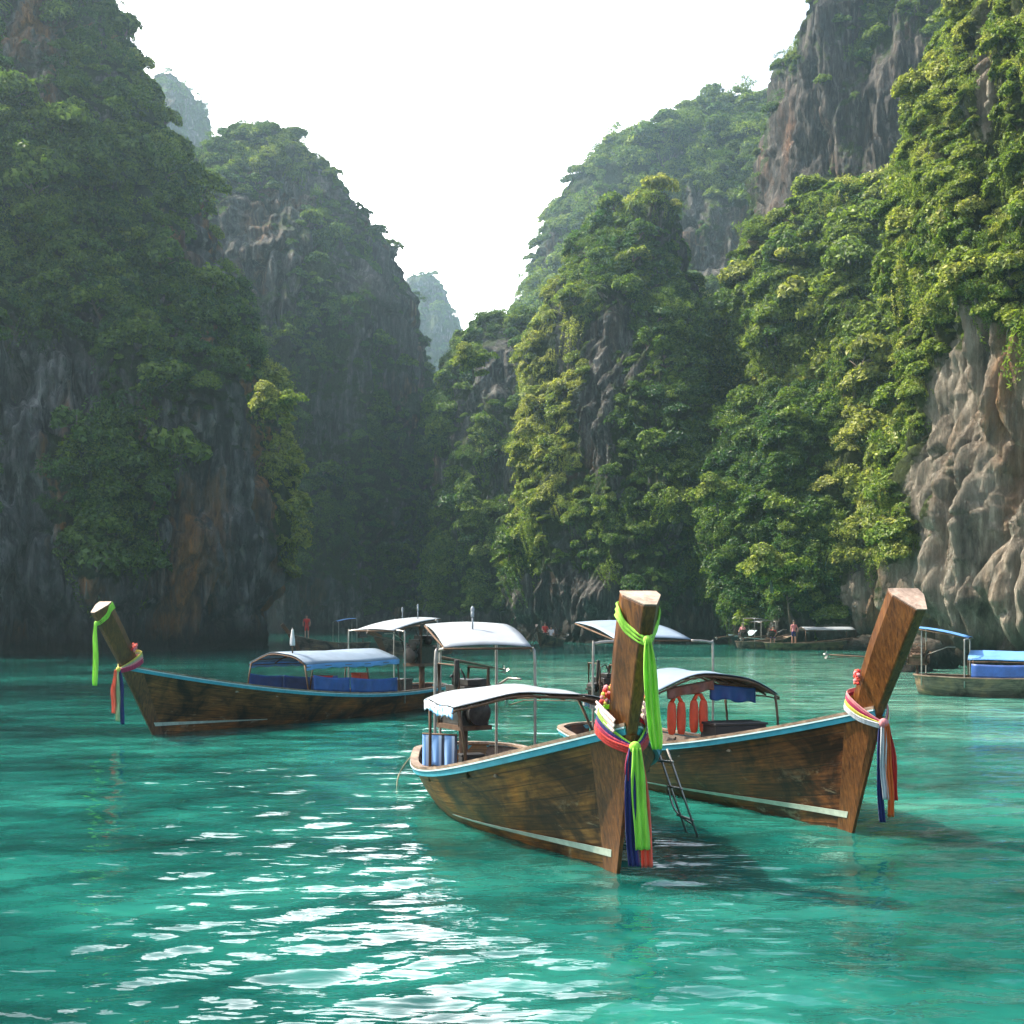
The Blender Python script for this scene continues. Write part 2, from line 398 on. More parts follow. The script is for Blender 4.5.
MAT['gunwale'] = wood('worn_gunwale_wood', (0.08, 0.05, 0.03), (0.22, 0.15, 0.10), (0.40, 0.30, 0.22), 0.6, (0.6, 4, 4))
MAT['post'] = wood('varnished_post_wood', (0.035, 0.012, 0.003), (0.14, 0.050, 0.010), (0.27, 0.115, 0.028), 0.35, (6, 6, 0.6))
MAT['stem'] = wood('dark_stem_wood', (0.03, 0.010, 0.003), (0.12, 0.043, 0.009), (0.23, 0.095, 0.022), 0.42, (6, 6, 0.8))
MAT['endgrain'] = wood('pale_end_grain', (0.22, 0.15, 0.11), (0.40, 0.29, 0.22), (0.55, 0.43, 0.34), 0.7, (3, 3, 3))
MAT['thatch'] = wood('dark_slatted_underside', (0.03, 0.02, 0.012), (0.09, 0.06, 0.035), (0.18, 0.13, 0.08), 0.8, (1, 12, 1))
MAT['inner'] = wood('dark_bilge_wood', (0.03, 0.02, 0.015), (0.09, 0.06, 0.04), (0.17, 0.12, 0.09), 0.7, (0.6, 4, 4))
MAT['hullA'] = hull_wood('bronze_varnished_planks', (0.05, 0.018, 0.004), (0.18, 0.075, 0.016), (0.36, 0.165, 0.04), green=0.35)
MAT['hullB'] = hull_wood('deep_brown_varnished_planks', (0.03, 0.009, 0.002), (0.12, 0.038, 0.008), (0.25, 0.095, 0.022))
MAT['hullC'] = hull_wood('brown_stained_planks', (0.04, 0.014, 0.004), (0.13, 0.050, 0.012), (0.25, 0.11, 0.03))
MAT['hullD'] = hull_wood('olive_painted_planks', (0.055, 0.042, 0.018), (0.12, 0.095, 0.04), (0.20, 0.16, 0.075), rough=0.6)
MAT['hullE'] = hull_wood('dark_weathered_planks', (0.06, 0.045, 0.03), (0.13, 0.10, 0.07), (0.22, 0.17, 0.12), rough=0.6)
MAT['stripecloth'] = striped('blue_striped_cloth')
MAT['lattice'] = lattice_canvas('blue_white_patterned_canvas')
for k, c in dict(lime=(0.42, 0.85, 0.08), redc=(0.66, 0.03, 0.02), orangec=(0.80, 0.17, 0.02), navy=(0.012, 0.018, 0.16), pink=(0.78, 0.30, 0.32), magenta=(0.48, 0.02, 0.10),
                 whitec=(0.72, 0.74, 0.76), yellow=(0.72, 0.66, 0.10), coral=(0.85, 0.14, 0.07), blush=(0.80, 0.64, 0.60), sage=(0.42, 0.52, 0.28), blueb=(0.02, 0.06, 0.35)).items():
    MAT[k] = cloth('cloth_' + k, c)
MAT['skin'] = plain('sunburnt_skin', (0.42, 0.22, 0.15), 0.55, 0.1)
MAT['hair'] = plain('dark_hair', (0.02, 0.015, 0.012), 0.6, 0.2)
MAT['bark'] = plain('pale_bark', (0.16, 0.13, 0.10), 0.85, 0.35, 5)
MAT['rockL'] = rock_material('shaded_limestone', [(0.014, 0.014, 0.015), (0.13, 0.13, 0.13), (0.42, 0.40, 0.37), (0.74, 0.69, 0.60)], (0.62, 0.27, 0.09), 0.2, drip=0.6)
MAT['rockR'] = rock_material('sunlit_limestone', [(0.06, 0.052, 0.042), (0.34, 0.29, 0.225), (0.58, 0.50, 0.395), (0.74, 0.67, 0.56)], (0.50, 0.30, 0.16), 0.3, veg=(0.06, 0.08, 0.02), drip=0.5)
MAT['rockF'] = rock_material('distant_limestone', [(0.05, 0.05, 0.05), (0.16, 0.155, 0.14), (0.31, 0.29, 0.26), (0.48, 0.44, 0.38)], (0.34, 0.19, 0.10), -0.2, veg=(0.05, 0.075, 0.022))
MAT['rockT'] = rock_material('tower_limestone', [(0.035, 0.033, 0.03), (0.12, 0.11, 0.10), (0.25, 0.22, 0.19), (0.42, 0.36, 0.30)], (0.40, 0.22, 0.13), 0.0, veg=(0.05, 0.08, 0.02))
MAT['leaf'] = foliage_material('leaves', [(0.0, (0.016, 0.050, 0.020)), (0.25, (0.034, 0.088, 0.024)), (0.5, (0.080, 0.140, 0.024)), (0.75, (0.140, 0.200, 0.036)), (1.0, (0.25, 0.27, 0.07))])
# ------------------------------------------------------------------ rock massifs
def deeper(keys, k, kt=None):
    return [(a, b, c, d * k, e * (kt or k)) for a, b, c, d, e in keys]

def massif(name, keys, mat, nth=520, nz=420, amp=1.0, pn=2.4, undercut=0.0, rocks=(), vegd=0.6, label=None, cat=None, front=0.8, base_bare=3.0, zstep=None, rib=1.0, flute=0.0):
    """closed loft of rounded horizontal sections; keys: (row, left px, right px, front distance, thickness)"""
    K = []
    for (py, xl, xr, df, th) in keys:
        ds = df + 0.5 * th
        K.append(((HY - py) / F * ds + CAMH, (xl - 512) / F * ds, (xr - 512) / F * ds, df, df + th))
    K = np.array(sorted(K)); z0, z1 = K[0, 0], K[-1, 0]
    zs = np.linspace(z0, z1, nz)
    xl, xr, yf, yb = [np.interp(zs, K[:, 0], K[:, i]) for i in (1, 2, 3, 4)]
    # dense samples on the side that faces the lagoon
    nf = int(nth * front); th = np.concatenate([np.linspace(-0.18, math.pi + 0.18, nf, endpoint=False), np.linspace(math.pi + 0.18, 2 * math.pi - 0.18, nth - nf, endpoint=False)])
    ct, st_ = np.cos(th), np.sin(th); e = 2.0 / pn
    cx = np.sign(ct) * np.abs(ct) ** e; cy = -np.sign(st_) * np.abs(st_) ** e
    a = ((xr - xl) / 2)[:, None]; b = ((yb - yf) / 2)[:, None]
    X = ((xr + xl) / 2)[:, None] + a * cx[None]; Y = ((yf + yb) / 2)[:, None] + b * cy[None]; Z = np.repeat(zs[:, None], nth, 1)
    nx, ny = ct / np.maximum(np.abs(a), .5), -st_ / np.maximum(np.abs(b), .5)
    nl = np.sqrt(nx ** 2 + ny ** 2) + 1e-9; nx, ny = nx / nl, ny / nl
    P = np.stack([X.ravel(), Y.ravel(), Z.ravel()], 1)
    fs = np.clip(np.median(yf) / 95.0, 0.8, 2.4)      # far walls carry broader relief
    S = lambda sx, sz: P * np.array([sx, sx, sz]) / fs
    d = 3.2 * fbm(S(1 / 15., 1 / 30.), 3) + 1.9 * rib * fbm(S(1 / 4.6, 1 / 17.) + 40, 3, True) + 1.0 * rib * fbm(S(1 / 1.6, 1 / 8.) + 90, 4, True) + 0.40 * fbm(S(1 / .6, 1 / 2.6) + 7, 4, True)
    cr = 1 - np.abs(fbm(S(1 / 3.2, 1 / 16.) + 410, 3)) * 1.6; d -= 1.5 * np.clip(cr, 0, 1) ** 9          # clefts
    cr = 1 - np.abs(fbm(S(1 / 1.3, 1 / 4.5) + 610, 3)) * 1.6; d -= 0.55 * np.clip(cr, 0, 1) ** 7
    d += 1.0 * fbm(S(1 / 9., 1 / 4.) + 130, 3) - 2.6      # ledges
    if flute:
        W_ = P + 0.8 * np.stack([fbm(S(1 / 4., 1 / 9.) + 710, 3), fbm(S(1 / 4., 1 / 9.) + 720, 3), np.zeros(len(P))], 1)
        fl_ = np.abs(vnoise(W_ * np.array([1 / 1.1, 1 / 1.1, 1 / 16.]) + 3)); f2 = np.abs(vnoise(W_ * np.array([1 / .5, 1 / .5, 1 / 9.]) + 31))
        d += flute * (np.sqrt(fl_ + .01) * 1.1 + np.sqrt(f2 + .01) * .45 - 0.9)
    d = (d * amp * fs ** 0.8 + 0.6).reshape(nz, nth)
    small = np.minimum(1, np.minimum(np.abs(a), np.abs(b)) / 6.0); d = d * small
    if undercut:
        n = fbm(S(1 / 2.2, 1 / 12.) + 60, 3).reshape(nz, nth)
        hh = 3.6 + 2.6 * fbm(S(1 / 7., 1 / 50.) + 200, 2).reshape(nz, nth) + 2.2 * n
        d -= undercut * np.clip((hh - Z) / 2.0, 0, 1) * np.clip((Z + 3) / 3.0, 0.4, 1)
    X = X + nx * d; Y = Y + ny * d
    Zd = Z + 0.6 * amp * fbm(S(1 / 3., 1 / 3.) + 300, 3).reshape(nz, nth) * small
    V = np.stack([X, Y, Zd], 2).reshape(-1, 3)
    i = np.arange(nz - 1)[:, None]; j = np.arange(nth)[None]; j2 = (j + 1) % nth
    Q = np.stack([i * nth + j, i * nth + j2, (i + 1) * nth + j2, (i + 1) * nth + j], 2).reshape(-1, 4)
    # close the top with a ring collapsed to its centre
    c = V[(nz - 1) * nth:].mean(0); V = np.vstack([V, c[None]]); ci = len(V) - 1
    jj = np.arange(nth); top = (nz - 1) * nth
    Qt = np.stack([top + jj, top + (jj + 1) % nth, np.full(nth, ci), np.full(nth, ci)], 1)
    me = bpy.data.meshes.new(name)
    nq = len(Q)
    loops = np.concatenate([Q.ravel(), Qt[:, :3].ravel()]).astype(np.int32)
    ls = np.concatenate([np.arange(nq) * 4, nq * 4 + np.arange(nth) * 3]).astype(np.int32)
    me.vertices.add(len(V)); me.vertices.foreach_set('co', V.astype(np.float32).ravel())
    me.loops.add(len(loops)); me.loops.foreach_set('vertex_index', loops)
    me.polygons.add(nq + nth); me.polygons.foreach_set('loop_start', ls)
    me.polygons.foreach_set('loop_total', np.concatenate([np.full(nq, 4), np.full(nth, 3)]).astype(np.int32))
    me.update(calc_edges=True); me.polygons.foreach_set('use_smooth', np.ones(nq + nth, dtype=bool)); me.materials.append(mat)
    # face data for planting
    A, B, Cc, D_ = V[Q[:, 0]], V[Q[:, 1]], V[Q[:, 2]], V[Q[:, 3]]
    ctr = (A + B + Cc + D_) / 4; nr = np.cross(Cc - A, D_ - B); area = np.linalg.norm(nr, axis=1) / 2; nr /= (2 * area[:, None] + 1e-9)
    out = np.stack([np.broadcast_to(nx, (nz, nth)), np.broadcast_to(ny, (nz, nth))], 2)[:-1].reshape(-1, 2)
    flip = np.sign((nr[:, :2] * out).sum(1)); flip[flip == 0] = 1
    nr *= np.median(flip)
    if np.median(flip) < 0: me.flip_normals()
    # planting mask
    def mask(C, N):
        px = 512 + F * C[:, 0] / C[:, 1]; py = HY - F * (C[:, 2] - CAMH) / C[:, 1]
        m = np.full(len(C), vegd) + 1.05 * fbm(C * np.array([1 / 6., 1 / 6., 1 / 9.]) + 500, 4)
        m += 0.55 * np.clip(N[:, 2], -0.6, 0.9)
        wob = 0.5 * fbm(C / 3.0 + 900, 3)
        for (rx, ry, rw, rh, s) in rocks:
            q = ((px - rx) / rw) ** 2 + ((py - ry) / rh) ** 2
            m -= s * np.clip(1.5 - q + wob, 0, 1)
        m -= 1.2 * np.clip((base_bare + 1.5 * wob - C[:, 2]) / 1.5, 0, 1)
        return m, px, py
    vn = np.zeros((len(V), 3)); 
    for k in range(4): np.add.at(vn, Q[:, k], nr)
    vn /= np.linalg.norm(vn, axis=1)[:, None] + 1e-9
    vm, _, _ = mask(V, vn)
    at_ = me.attributes.new('veg', 'FLOAT', 'POINT'); at_.data.foreach_set('value', np.clip(vm, 0, 1).astype(np.float32))
    o = bpy.data.objects.new(name, me); COL.objects.link(o)
    tag(o, label, cat, kind='structure')
    fm, px, py = mask(ctr, nr)
    return dict(c=ctr, n=nr, a=area, m=fm, px=px, py=py, o=o, name=name)

def plant(M, spacing, rmin, rmax, tint, tvar=0.12, thresh=0.45, ylim=None, out=0.25, seed=1, sun_tint=()):
    """choose places for crowns over a massif: returns centres, normals, radii, tints"""
    rg = np.random.default_rng(seed)
    view = M['c'] - np.array([0, 0, CAMH]); view /= np.linalg.norm(view, axis=1)[:, None]
    facing = -(view * M['n']).sum(1)
    ok = (M['m'] > thresh) & (facing > -0.45) & (M['px'] > -120) & (M['px'] < 1150) & (M['py'] > -70) & (M['n'][:, 2] > -0.75)
    wgt = M['a'] * ok * np.clip((M['m'] - thresh) * 3 + 0.4, 0, 1.2)
    n = int(wgt.sum() / spacing ** 2)
    idx = rg.choice(len(wgt), size=min(n, 12000), p=wgt / wgt.sum())
    C, N = M['c'][idx], M['n'][idx]
    r = rmin + (rmax - rmin) * rg.random(len(idx)) ** 2.6
    big = fbm(C / 7.0 + 33, 2)
    r *= 1 + 0.35 * big
    r *= np.clip(0.55 + (M['m'][idx] - thresh) * 1.6, 0.55, 1.1)
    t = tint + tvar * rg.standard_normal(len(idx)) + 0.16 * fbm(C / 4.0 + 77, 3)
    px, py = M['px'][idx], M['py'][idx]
    for (hx, hy, hw, hh, dt) in sun_tint:  # sunlight on these patches put into a yellower leaf tint
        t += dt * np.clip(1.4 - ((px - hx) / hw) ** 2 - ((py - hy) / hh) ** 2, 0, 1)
    C = C + N * (r * out)[:, None] + np.array([0, 0, 1]) * (r * 0.15)[:, None]
    return dict(C=C, N=N, r=r, t=np.clip(t, 0, 1), px=px, py=py)

# ---- clumps of leaves: the crown shapes shared by the forest and by the single trees
def leaf_clump(seed, lobes, leaves, leaf=0.115, flat=0.75, droop=0.0, spread=0.62):
    rg = np.random.default_rng(seed); lobes = int(lobes * 1.7); leaves = int(leaves * 1.25); leaf *= 0.9
    L = []
    for k in range(lobes):
        d = rg.standard_normal(3); d /= np.linalg.norm(d); d[2] = abs(d[2]) * 0.8 - 0.25
        q = d * spread * (0.55 + 0.6 * rg.random()); q[2] *= flat * 1.15
        L.append((q, 0.20 + 0.26 * rg.random()))
    cs, ns = [], []
    per = leaves // lobes
    for q, r in L:
        v = rg.standard_normal((per, 3)); v /= np.linalg.norm(v, axis=1)[:, None]
        v[:, 2] = np.where(v[:, 2] < -0.25, -v[:, 2] * 0.6, v[:, 2])
        rad = r * (0.72 + 0.34 * rg.random(per))
        c = q + v * rad[:, None] * np.array([1, 1, 0.9]); 
        c[:, 2] -= droop * (c[:, 0] ** 2 + c[:, 1] ** 2)
        cs.append(c); ns.append(v)
    c = np.vstack(cs); n = np.vstack(ns) * 0.8 + rg.standard_normal((len(c), 3)) * 0.55 + np.array([0, 0, 0.35])
    n /= np.linalg.norm(n, axis=1)[:, None]
    u = np.cross(n, rg.standard_normal((len(c), 3))); u /= np.linalg.norm(u, axis=1)[:, None]; w_ = np.cross(n, u)
    s = leaf * (0.6 + 0.8 * rg.random(len(c)))[:, None]
    V = np.stack([c - u * s, c + w_ * s * 0.55, c + u * s - n * s * 0.25, c - w_ * s * 0.55], 1).reshape(-1, 3)
    Q = np.arange(len(V)).reshape(-1, 4)
    me = np_mesh('crown', V, Q, MAT['leaf'], False)
    a = me.attributes.new('leafv', 'FLOAT', 'POINT'); a.data.foreach_set('value', np.repeat(rg.random(len(c)), 4).astype(np.float32))
    return me

CL = [leaf_clump(1, 9, 1500), leaf_clump(2, 7, 1300, 0.125), leaf_clump(3, 12, 1700, 0.10, 0.6), leaf_clump(4, 6, 1100, 0.13, 0.9),
      leaf_clump(5, 10, 1500, 0.115, 0.55, 0.35, 0.75), leaf_clump(6, 8, 1300, 0.12, 1.1, 0.0, 0.55), leaf_clump(7, 5, 700, 0.12, 0.8, 0.2, 0.8)]
def spray(seed, kind):
    # palms with arching fronds, hanging creepers and thin open crowns
    rg = np.random.default_rng(seed); cs, us, ss = [], [], []
    if kind == 'palm':
        for k in range(16):
            a = rg.random() * 6.283; up = 0.25 + 0.6 * rg.random(); L = 0.8 + 0.35 * rg.random()
            for t in np.linspace(0.12, 1, 34):
                p = np.array([math.cos(a) * t * L, math.sin(a) * t * L, up * t - 1.05 * t * t])
                for s in (-1, 1):
                    side = np.array([-math.sin(a) * s, math.cos(a) * s, -0.55]); d = side + np.array([math.cos(a), math.sin(a), -.2]) * .5
                    cs.append(p + side * 0.09); us.append(d / np.linalg.norm(d)); ss.append(0.13 * (1.15 - t * .7))
    elif kind == 'creeper':
        for k in range(26):
            x, y = rg.standard_normal(2) * 0.42; z = 0.35 + 0.25 * rg.standard_normal(); n = int(30 + 40 * rg.random())
            for q in range(n):
                z -= 0.045; x += rg.standard_normal() * .012; y += rg.standard_normal() * .012
                u = rg.standard_normal(3); u[2] -= 1.2; cs.append(np.array([x, y, z]) + rg.standard_normal(3) * .05); us.append(u / np.linalg.norm(u)); ss.append(0.07 + .05 * rg.random())
    else:
        for k in range(14):
            d = rg.standard_normal(3); d[2] = abs(d[2]) * .8; d /= np.linalg.norm(d); R_ = .5 + .6 * rg.random()
            for q in range(42):
                c = d * R_ + rg.standard_normal(3) * np.array([.16, .16, .10]); u = rg.standard_normal(3); cs.append(c); us.append(u / np.linalg.norm(u)); ss.append(.07 + .04 * rg.random())
    c, u, s = np.array(cs), np.array(us), np.array(ss)[:, None]
    w_ = np.cross(u, rg.standard_normal((len(c), 3))); w_ /= np.linalg.norm(w_, axis=1)[:, None]
    V = np.stack([c - u * s, c + w_ * s * 0.32, c + u * s, c - w_ * s * 0.32], 1).reshape(-1, 3)
    me = np_mesh('crown', V, np.arange(len(V)).reshape(-1, 4), MAT['leaf'], False)
    a = me.attributes.new('leafv', 'FLOAT', 'POINT'); a.data.foreach_set('value', np.repeat(rg.random(len(c)), 4).astype(np.float32))
    return me
NB = len(CL)
CL += [spray(21, 'palm'), spray(22, 'creeper'), spray(23, 'open')]
clump_col = bpy.data.collections.new('crown_shapes')
for i, me in enumerate(CL):
    clump_col.objects.link(bpy.data.objects.new('crown_shape_%02d' % i, me))

def forest_nodes():
    g = bpy.data.node_groups.new('forest', 'GeometryNodeTree')
    g.interface.new_socket('Geometry', in_out='INPUT', socket_type='NodeSocketGeometry')
    g.interface.new_socket('Geometry', in_out='OUTPUT', socket_type='NodeSocketGeometry')
    n, l = g.nodes, g.links
    i, o = n.new('NodeGroupInput'), n.new('NodeGroupOutput')
    m2p = n.new('GeometryNodeMeshToPoints'); l.new(i.outputs[0], m2p.inputs['Mesh'])
    ci = n.new('GeometryNodeCollectionInfo'); ci.inputs['Collection'].default_value = clump_col
    ci.inputs['Separate Children'].default_value = True; ci.inputs['Reset Children'].default_value = True
    iop = n.new('GeometryNodeInstanceOnPoints'); l.new(m2p.outputs[0], iop.inputs['Points']); l.new(ci.outputs[0], iop.inputs['Instance'])
    iop.inputs['Pick Instance'].default_value = True
    def na(name, t):
        a = n.new('GeometryNodeInputNamedAttribute'); a.data_type = t; a.inputs['Name'].default_value = name; return a.outputs['Attribute']
    l.new(na('which', 'INT'), iop.inputs['Instance Index']); l.new(na('size', 'FLOAT_VECTOR'), iop.inputs['Scale'])
    er = n.new('FunctionNodeEulerToRotation'); l.new(na('turn', 'FLOAT_VECTOR'), er.inputs[0]); l.new(er.outputs[0], iop.inputs['Rotation'])
    l.new(iop.outputs[0], o.inputs[0])
    return g
FN = forest_nodes()

def tilt_euler(N, rg, lean=0.45):
    out = np.zeros((len(N), 3))
    for k in range(len(N)):
        up = Vector((N[k, 0] * lean, N[k, 1] * lean, 1.0)).normalized()
        q = up.to_track_quat('Z', 'Y') @ Matrix.Rotation(rg.random() * 6.283, 3, 'Z').to_quaternion()
        out[k] = q.to_euler()
    return out

def forest(name, T, label, cat='forest', seed=3):
    rg = np.random.default_rng(seed); k = len(T['C'])
    me = bpy.data.meshes.new(name); me.vertices.add(k); me.vertices.foreach_set('co', T['C'].astype(np.float32).ravel())
    wh = np.where(rg.random(k) < 0.70, rg.integers(0, NB, k), NB + rg.choice(3, k, p=[.14, .48, .38]))
    a = me.attributes.new('which', 'INT', 'POINT'); a.data.foreach_set('value', wh.astype(np.int32))
    sz = T['r'][:, None] * np.stack([0.9 + 0.3 * rg.random(k), 0.9 + 0.3 * rg.random(k), 0.8 + 0.35 * rg.random(k)], 1)
    a = me.attributes.new('size', 'FLOAT_VECTOR', 'POINT'); a.data.foreach_set('vector', sz.astype(np.float32).ravel())
    a = me.attributes.new('turn', 'FLOAT_VECTOR', 'POINT'); a.data.foreach_set('vector', tilt_euler(T['N'], rg).astype(np.float32).ravel())
    a = me.attributes.new('tint', 'FLOAT', 'POINT'); a.data.foreach_set('value', T['t'].astype(np.float32))
    me.materials.append(MAT['leaf'])
    o = bpy.data.objects.new(name, me); COL.objects.link(o)
    m = o.modifiers.new('forest', 'NODES'); m.node_group = FN
    tag(o, label, cat, kind='stuff')
    return o

def take(T, keep):
    return {k: v[keep] for k, v in T.items()}

# ---- single trees: trunk reaching out of the rock + crown
def trunk_mesh(seed):
    rd = random.Random(seed); b = MB()
    p = [Vector((0.25, 0.0, -1.35)), Vector((0.32, 0.05, -0.9)), Vector((0.12, 0.05 * rd.random(), -0.5)), Vector((0, 0, -0.1)), Vector((0.05, 0, 0.25))]
    b.tube(p, [0.075, 0.06, 0.048, 0.035, 0.015], 6)
    for k in range(4):
        a = rd.random() * 6.28; s = p[2].lerp(p[3], rd.random())
        b.tube([s, s + Vector((math.cos(a) * .25, math.sin(a) * .25, .16)), s + Vector((math.cos(a) * .5, math.sin(a) * .5, .26))], [0.028, 0.018, 0.008], 5)
    me = bpy.data.meshes.new('trunk'); me.from_pydata(b.v, [], b.f); me.materials.append(MAT['bark']); smooth(me); return me
TRUNKS = [trunk_mesh(s) for s in (1, 2, 3)]

def tree(loc, N, r, t, which, label, group, seed):
    rd = random.Random(seed)
    e = empty('jungle_tree', loc, 0, label, 'tree', group)
    up = Vector((N[0] * 0.35, N[1] * 0.35, 1)).normalized(); e.rotation_mode = 'XYZ'
    ang = math.atan2(-N[1], -N[0])
    e.rotation_euler = (up.to_track_quat('Z', 'Y')).to_euler(); e.scale = (r, r, r * (0.85 + 0.3 * rd.random()))
    e['tint'] = float(t)
    c = bpy.data.objects.new('crown', CL[which % NB]); COL.objects.link(c); c.parent = e; c['tint'] = float(t); c.rotation_euler = (0, 0, rd.random() * 6.28)
    k = bpy.data.objects.new('trunk', TRUNKS[seed % 3]); COL.objects.link(k); k.parent = e; k.rotation_euler = (0, 0, ang - e.rotation_euler.z)
    return e

G = {}
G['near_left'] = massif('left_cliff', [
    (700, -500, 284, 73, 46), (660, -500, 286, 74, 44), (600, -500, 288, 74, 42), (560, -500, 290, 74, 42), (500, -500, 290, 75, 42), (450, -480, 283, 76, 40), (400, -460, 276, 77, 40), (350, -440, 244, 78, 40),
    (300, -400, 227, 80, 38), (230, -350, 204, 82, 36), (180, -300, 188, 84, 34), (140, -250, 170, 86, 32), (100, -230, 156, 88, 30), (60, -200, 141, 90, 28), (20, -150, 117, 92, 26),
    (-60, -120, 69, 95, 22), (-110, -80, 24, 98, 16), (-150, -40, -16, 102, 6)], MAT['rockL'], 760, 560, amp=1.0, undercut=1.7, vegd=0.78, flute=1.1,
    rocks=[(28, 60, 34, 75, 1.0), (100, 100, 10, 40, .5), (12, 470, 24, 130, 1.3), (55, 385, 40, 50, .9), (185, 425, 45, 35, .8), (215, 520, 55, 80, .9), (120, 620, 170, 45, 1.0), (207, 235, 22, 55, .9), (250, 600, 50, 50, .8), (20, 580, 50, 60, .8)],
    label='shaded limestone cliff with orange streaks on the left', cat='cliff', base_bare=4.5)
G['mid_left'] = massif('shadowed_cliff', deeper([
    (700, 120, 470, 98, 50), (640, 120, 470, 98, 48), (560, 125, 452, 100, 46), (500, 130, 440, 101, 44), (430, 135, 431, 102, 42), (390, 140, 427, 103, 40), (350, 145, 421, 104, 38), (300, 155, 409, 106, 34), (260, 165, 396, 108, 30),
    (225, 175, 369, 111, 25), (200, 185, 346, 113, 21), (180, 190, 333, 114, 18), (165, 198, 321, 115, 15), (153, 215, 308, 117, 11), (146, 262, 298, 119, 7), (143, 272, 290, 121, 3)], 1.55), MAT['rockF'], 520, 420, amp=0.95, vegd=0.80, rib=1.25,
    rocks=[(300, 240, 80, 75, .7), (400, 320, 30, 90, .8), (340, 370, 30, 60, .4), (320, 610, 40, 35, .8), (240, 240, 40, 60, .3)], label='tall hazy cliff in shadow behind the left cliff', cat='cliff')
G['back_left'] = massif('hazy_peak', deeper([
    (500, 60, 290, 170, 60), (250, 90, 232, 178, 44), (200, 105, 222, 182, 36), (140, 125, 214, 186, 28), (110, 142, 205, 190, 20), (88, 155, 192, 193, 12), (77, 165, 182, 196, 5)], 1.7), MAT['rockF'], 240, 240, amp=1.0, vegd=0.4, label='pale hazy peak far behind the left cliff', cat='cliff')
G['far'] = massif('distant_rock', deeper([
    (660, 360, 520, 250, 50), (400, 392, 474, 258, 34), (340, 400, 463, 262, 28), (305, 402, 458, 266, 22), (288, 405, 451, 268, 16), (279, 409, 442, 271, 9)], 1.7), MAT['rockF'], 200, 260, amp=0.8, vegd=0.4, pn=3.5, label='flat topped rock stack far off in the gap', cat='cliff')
G['ridge'] = massif('forested_ridge', deeper([
    (680, 420, 950, 140, 70), (400, 490, 950, 145, 62), (320, 520, 950, 149, 52), (280, 540, 940, 152, 46), (250, 551, 930, 154, 42), (210, 560, 925, 156, 38), (188, 573, 920, 158, 34), (165, 592, 900, 160, 30), (148, 618, 880, 163, 25),
    (132, 656, 865, 166, 20), (112, 692, 850, 169, 14), (100, 714, 820, 171, 9), (95, 740, 790, 173, 4)], 1.5), MAT['rockF'], 420, 420, amp=1.0, vegd=0.85, rocks=[(715, 240, 45, 50, 1.0), (625, 210, 20, 20, .3)], label='forested ridge behind the central spire', cat='cliff')
G['shoulder'] = massif('low_shoulder', deeper([
    (680, 410, 640, 118, 30), (450, 430, 620, 121, 26), (400, 436, 600, 124, 22), (370, 446, 590, 126, 19), (345, 462, 580, 128, 15), (330, 480, 560, 130, 10), (322, 492, 540, 132, 4)], 1.25), MAT['rockF'], 260, 300, amp=0.8, vegd=0.7,
    rocks=[(500, 365, 24, 32, 1.3)], label='low wooded shoulder closing the gap', cat='cliff')
G['spire'] = massif('central_spire', deeper([
    (690, 483, 788, 97, 42), (640, 487, 780, 98, 40), (600, 497, 770, 99, 38), (560, 505, 763, 100, 37), (500, 515, 755, 101, 35), (450, 527, 750, 102, 33), (400, 538, 746, 104, 30), (370, 543, 739, 105, 28), (340, 548, 731, 106, 26), (300, 564, 710, 108, 22),
    (279, 575, 701, 109, 19), (249, 588, 691, 111, 16), (227, 599, 686, 112, 14), (214, 613, 682, 113, 11), (205, 635, 678, 114, 8), (199, 655, 670, 115, 4)], 1.06), MAT['rockF'], 620, 520, amp=0.85, pn=2.0, vegd=0.82, rib=1.15, undercut=1.2,
    rocks=[(612, 350, 24, 50, .8), (600, 430, 18, 45, .7), (590, 250, 6, 50, .8), (655, 390, 22, 50, .6), (565, 605, 60, 38, 1.0), (560, 300, 6, 60, .6), (640, 470, 40, 30, .4)], label='steep jungle covered rock spire in the centre', cat='cliff')
G['tower'] = massif('tall_tower', deeper([
    (680, 735, 1350, 116, 60), (300, 748, 1350, 122, 52), (250, 760, 1340, 123, 50), (215, 766, 1330, 124, 48), (150, 768, 1320, 125, 45), (100, 768, 1310, 126, 42), (62, 772, 1300, 127, 40), (45, 785, 1290, 128, 38), (30, 806, 1280, 129, 36), (0, 823, 1250, 131, 33),
    (-60, 860, 1200, 134, 28), (-110, 930, 1150, 136, 20), (-140, 1000, 1100, 138, 8)], 1.12), MAT['rockT'], 560, 480, amp=0.8, pn=3.2, vegd=0.62, rib=1.3,
    rocks=[(850, 130, 95, 62, .5), (785, 185, 26, 60, .9), (845, 20, 30, 30, .4), (800, 215, 40, 25, .6)], label='tall rock tower with bare grey ribs at upper right', cat='cliff')
G['wooded'] = massif('wooded_foot', [
    (700, 664, 900, 92, 30), (640, 670, 900, 93, 29), (600, 676, 895, 94, 28), (500, 690, 890, 96, 25), (450, 704, 880, 98, 22), (425, 714, 870, 100, 19), (405, 730, 850, 102, 14), (392, 750, 820, 104, 8)], MAT['rockF'], 300, 300, amp=0.9, vegd=1.0, undercut=1.5, label='dark wooded foot of the slope right of the spire', cat='cliff')
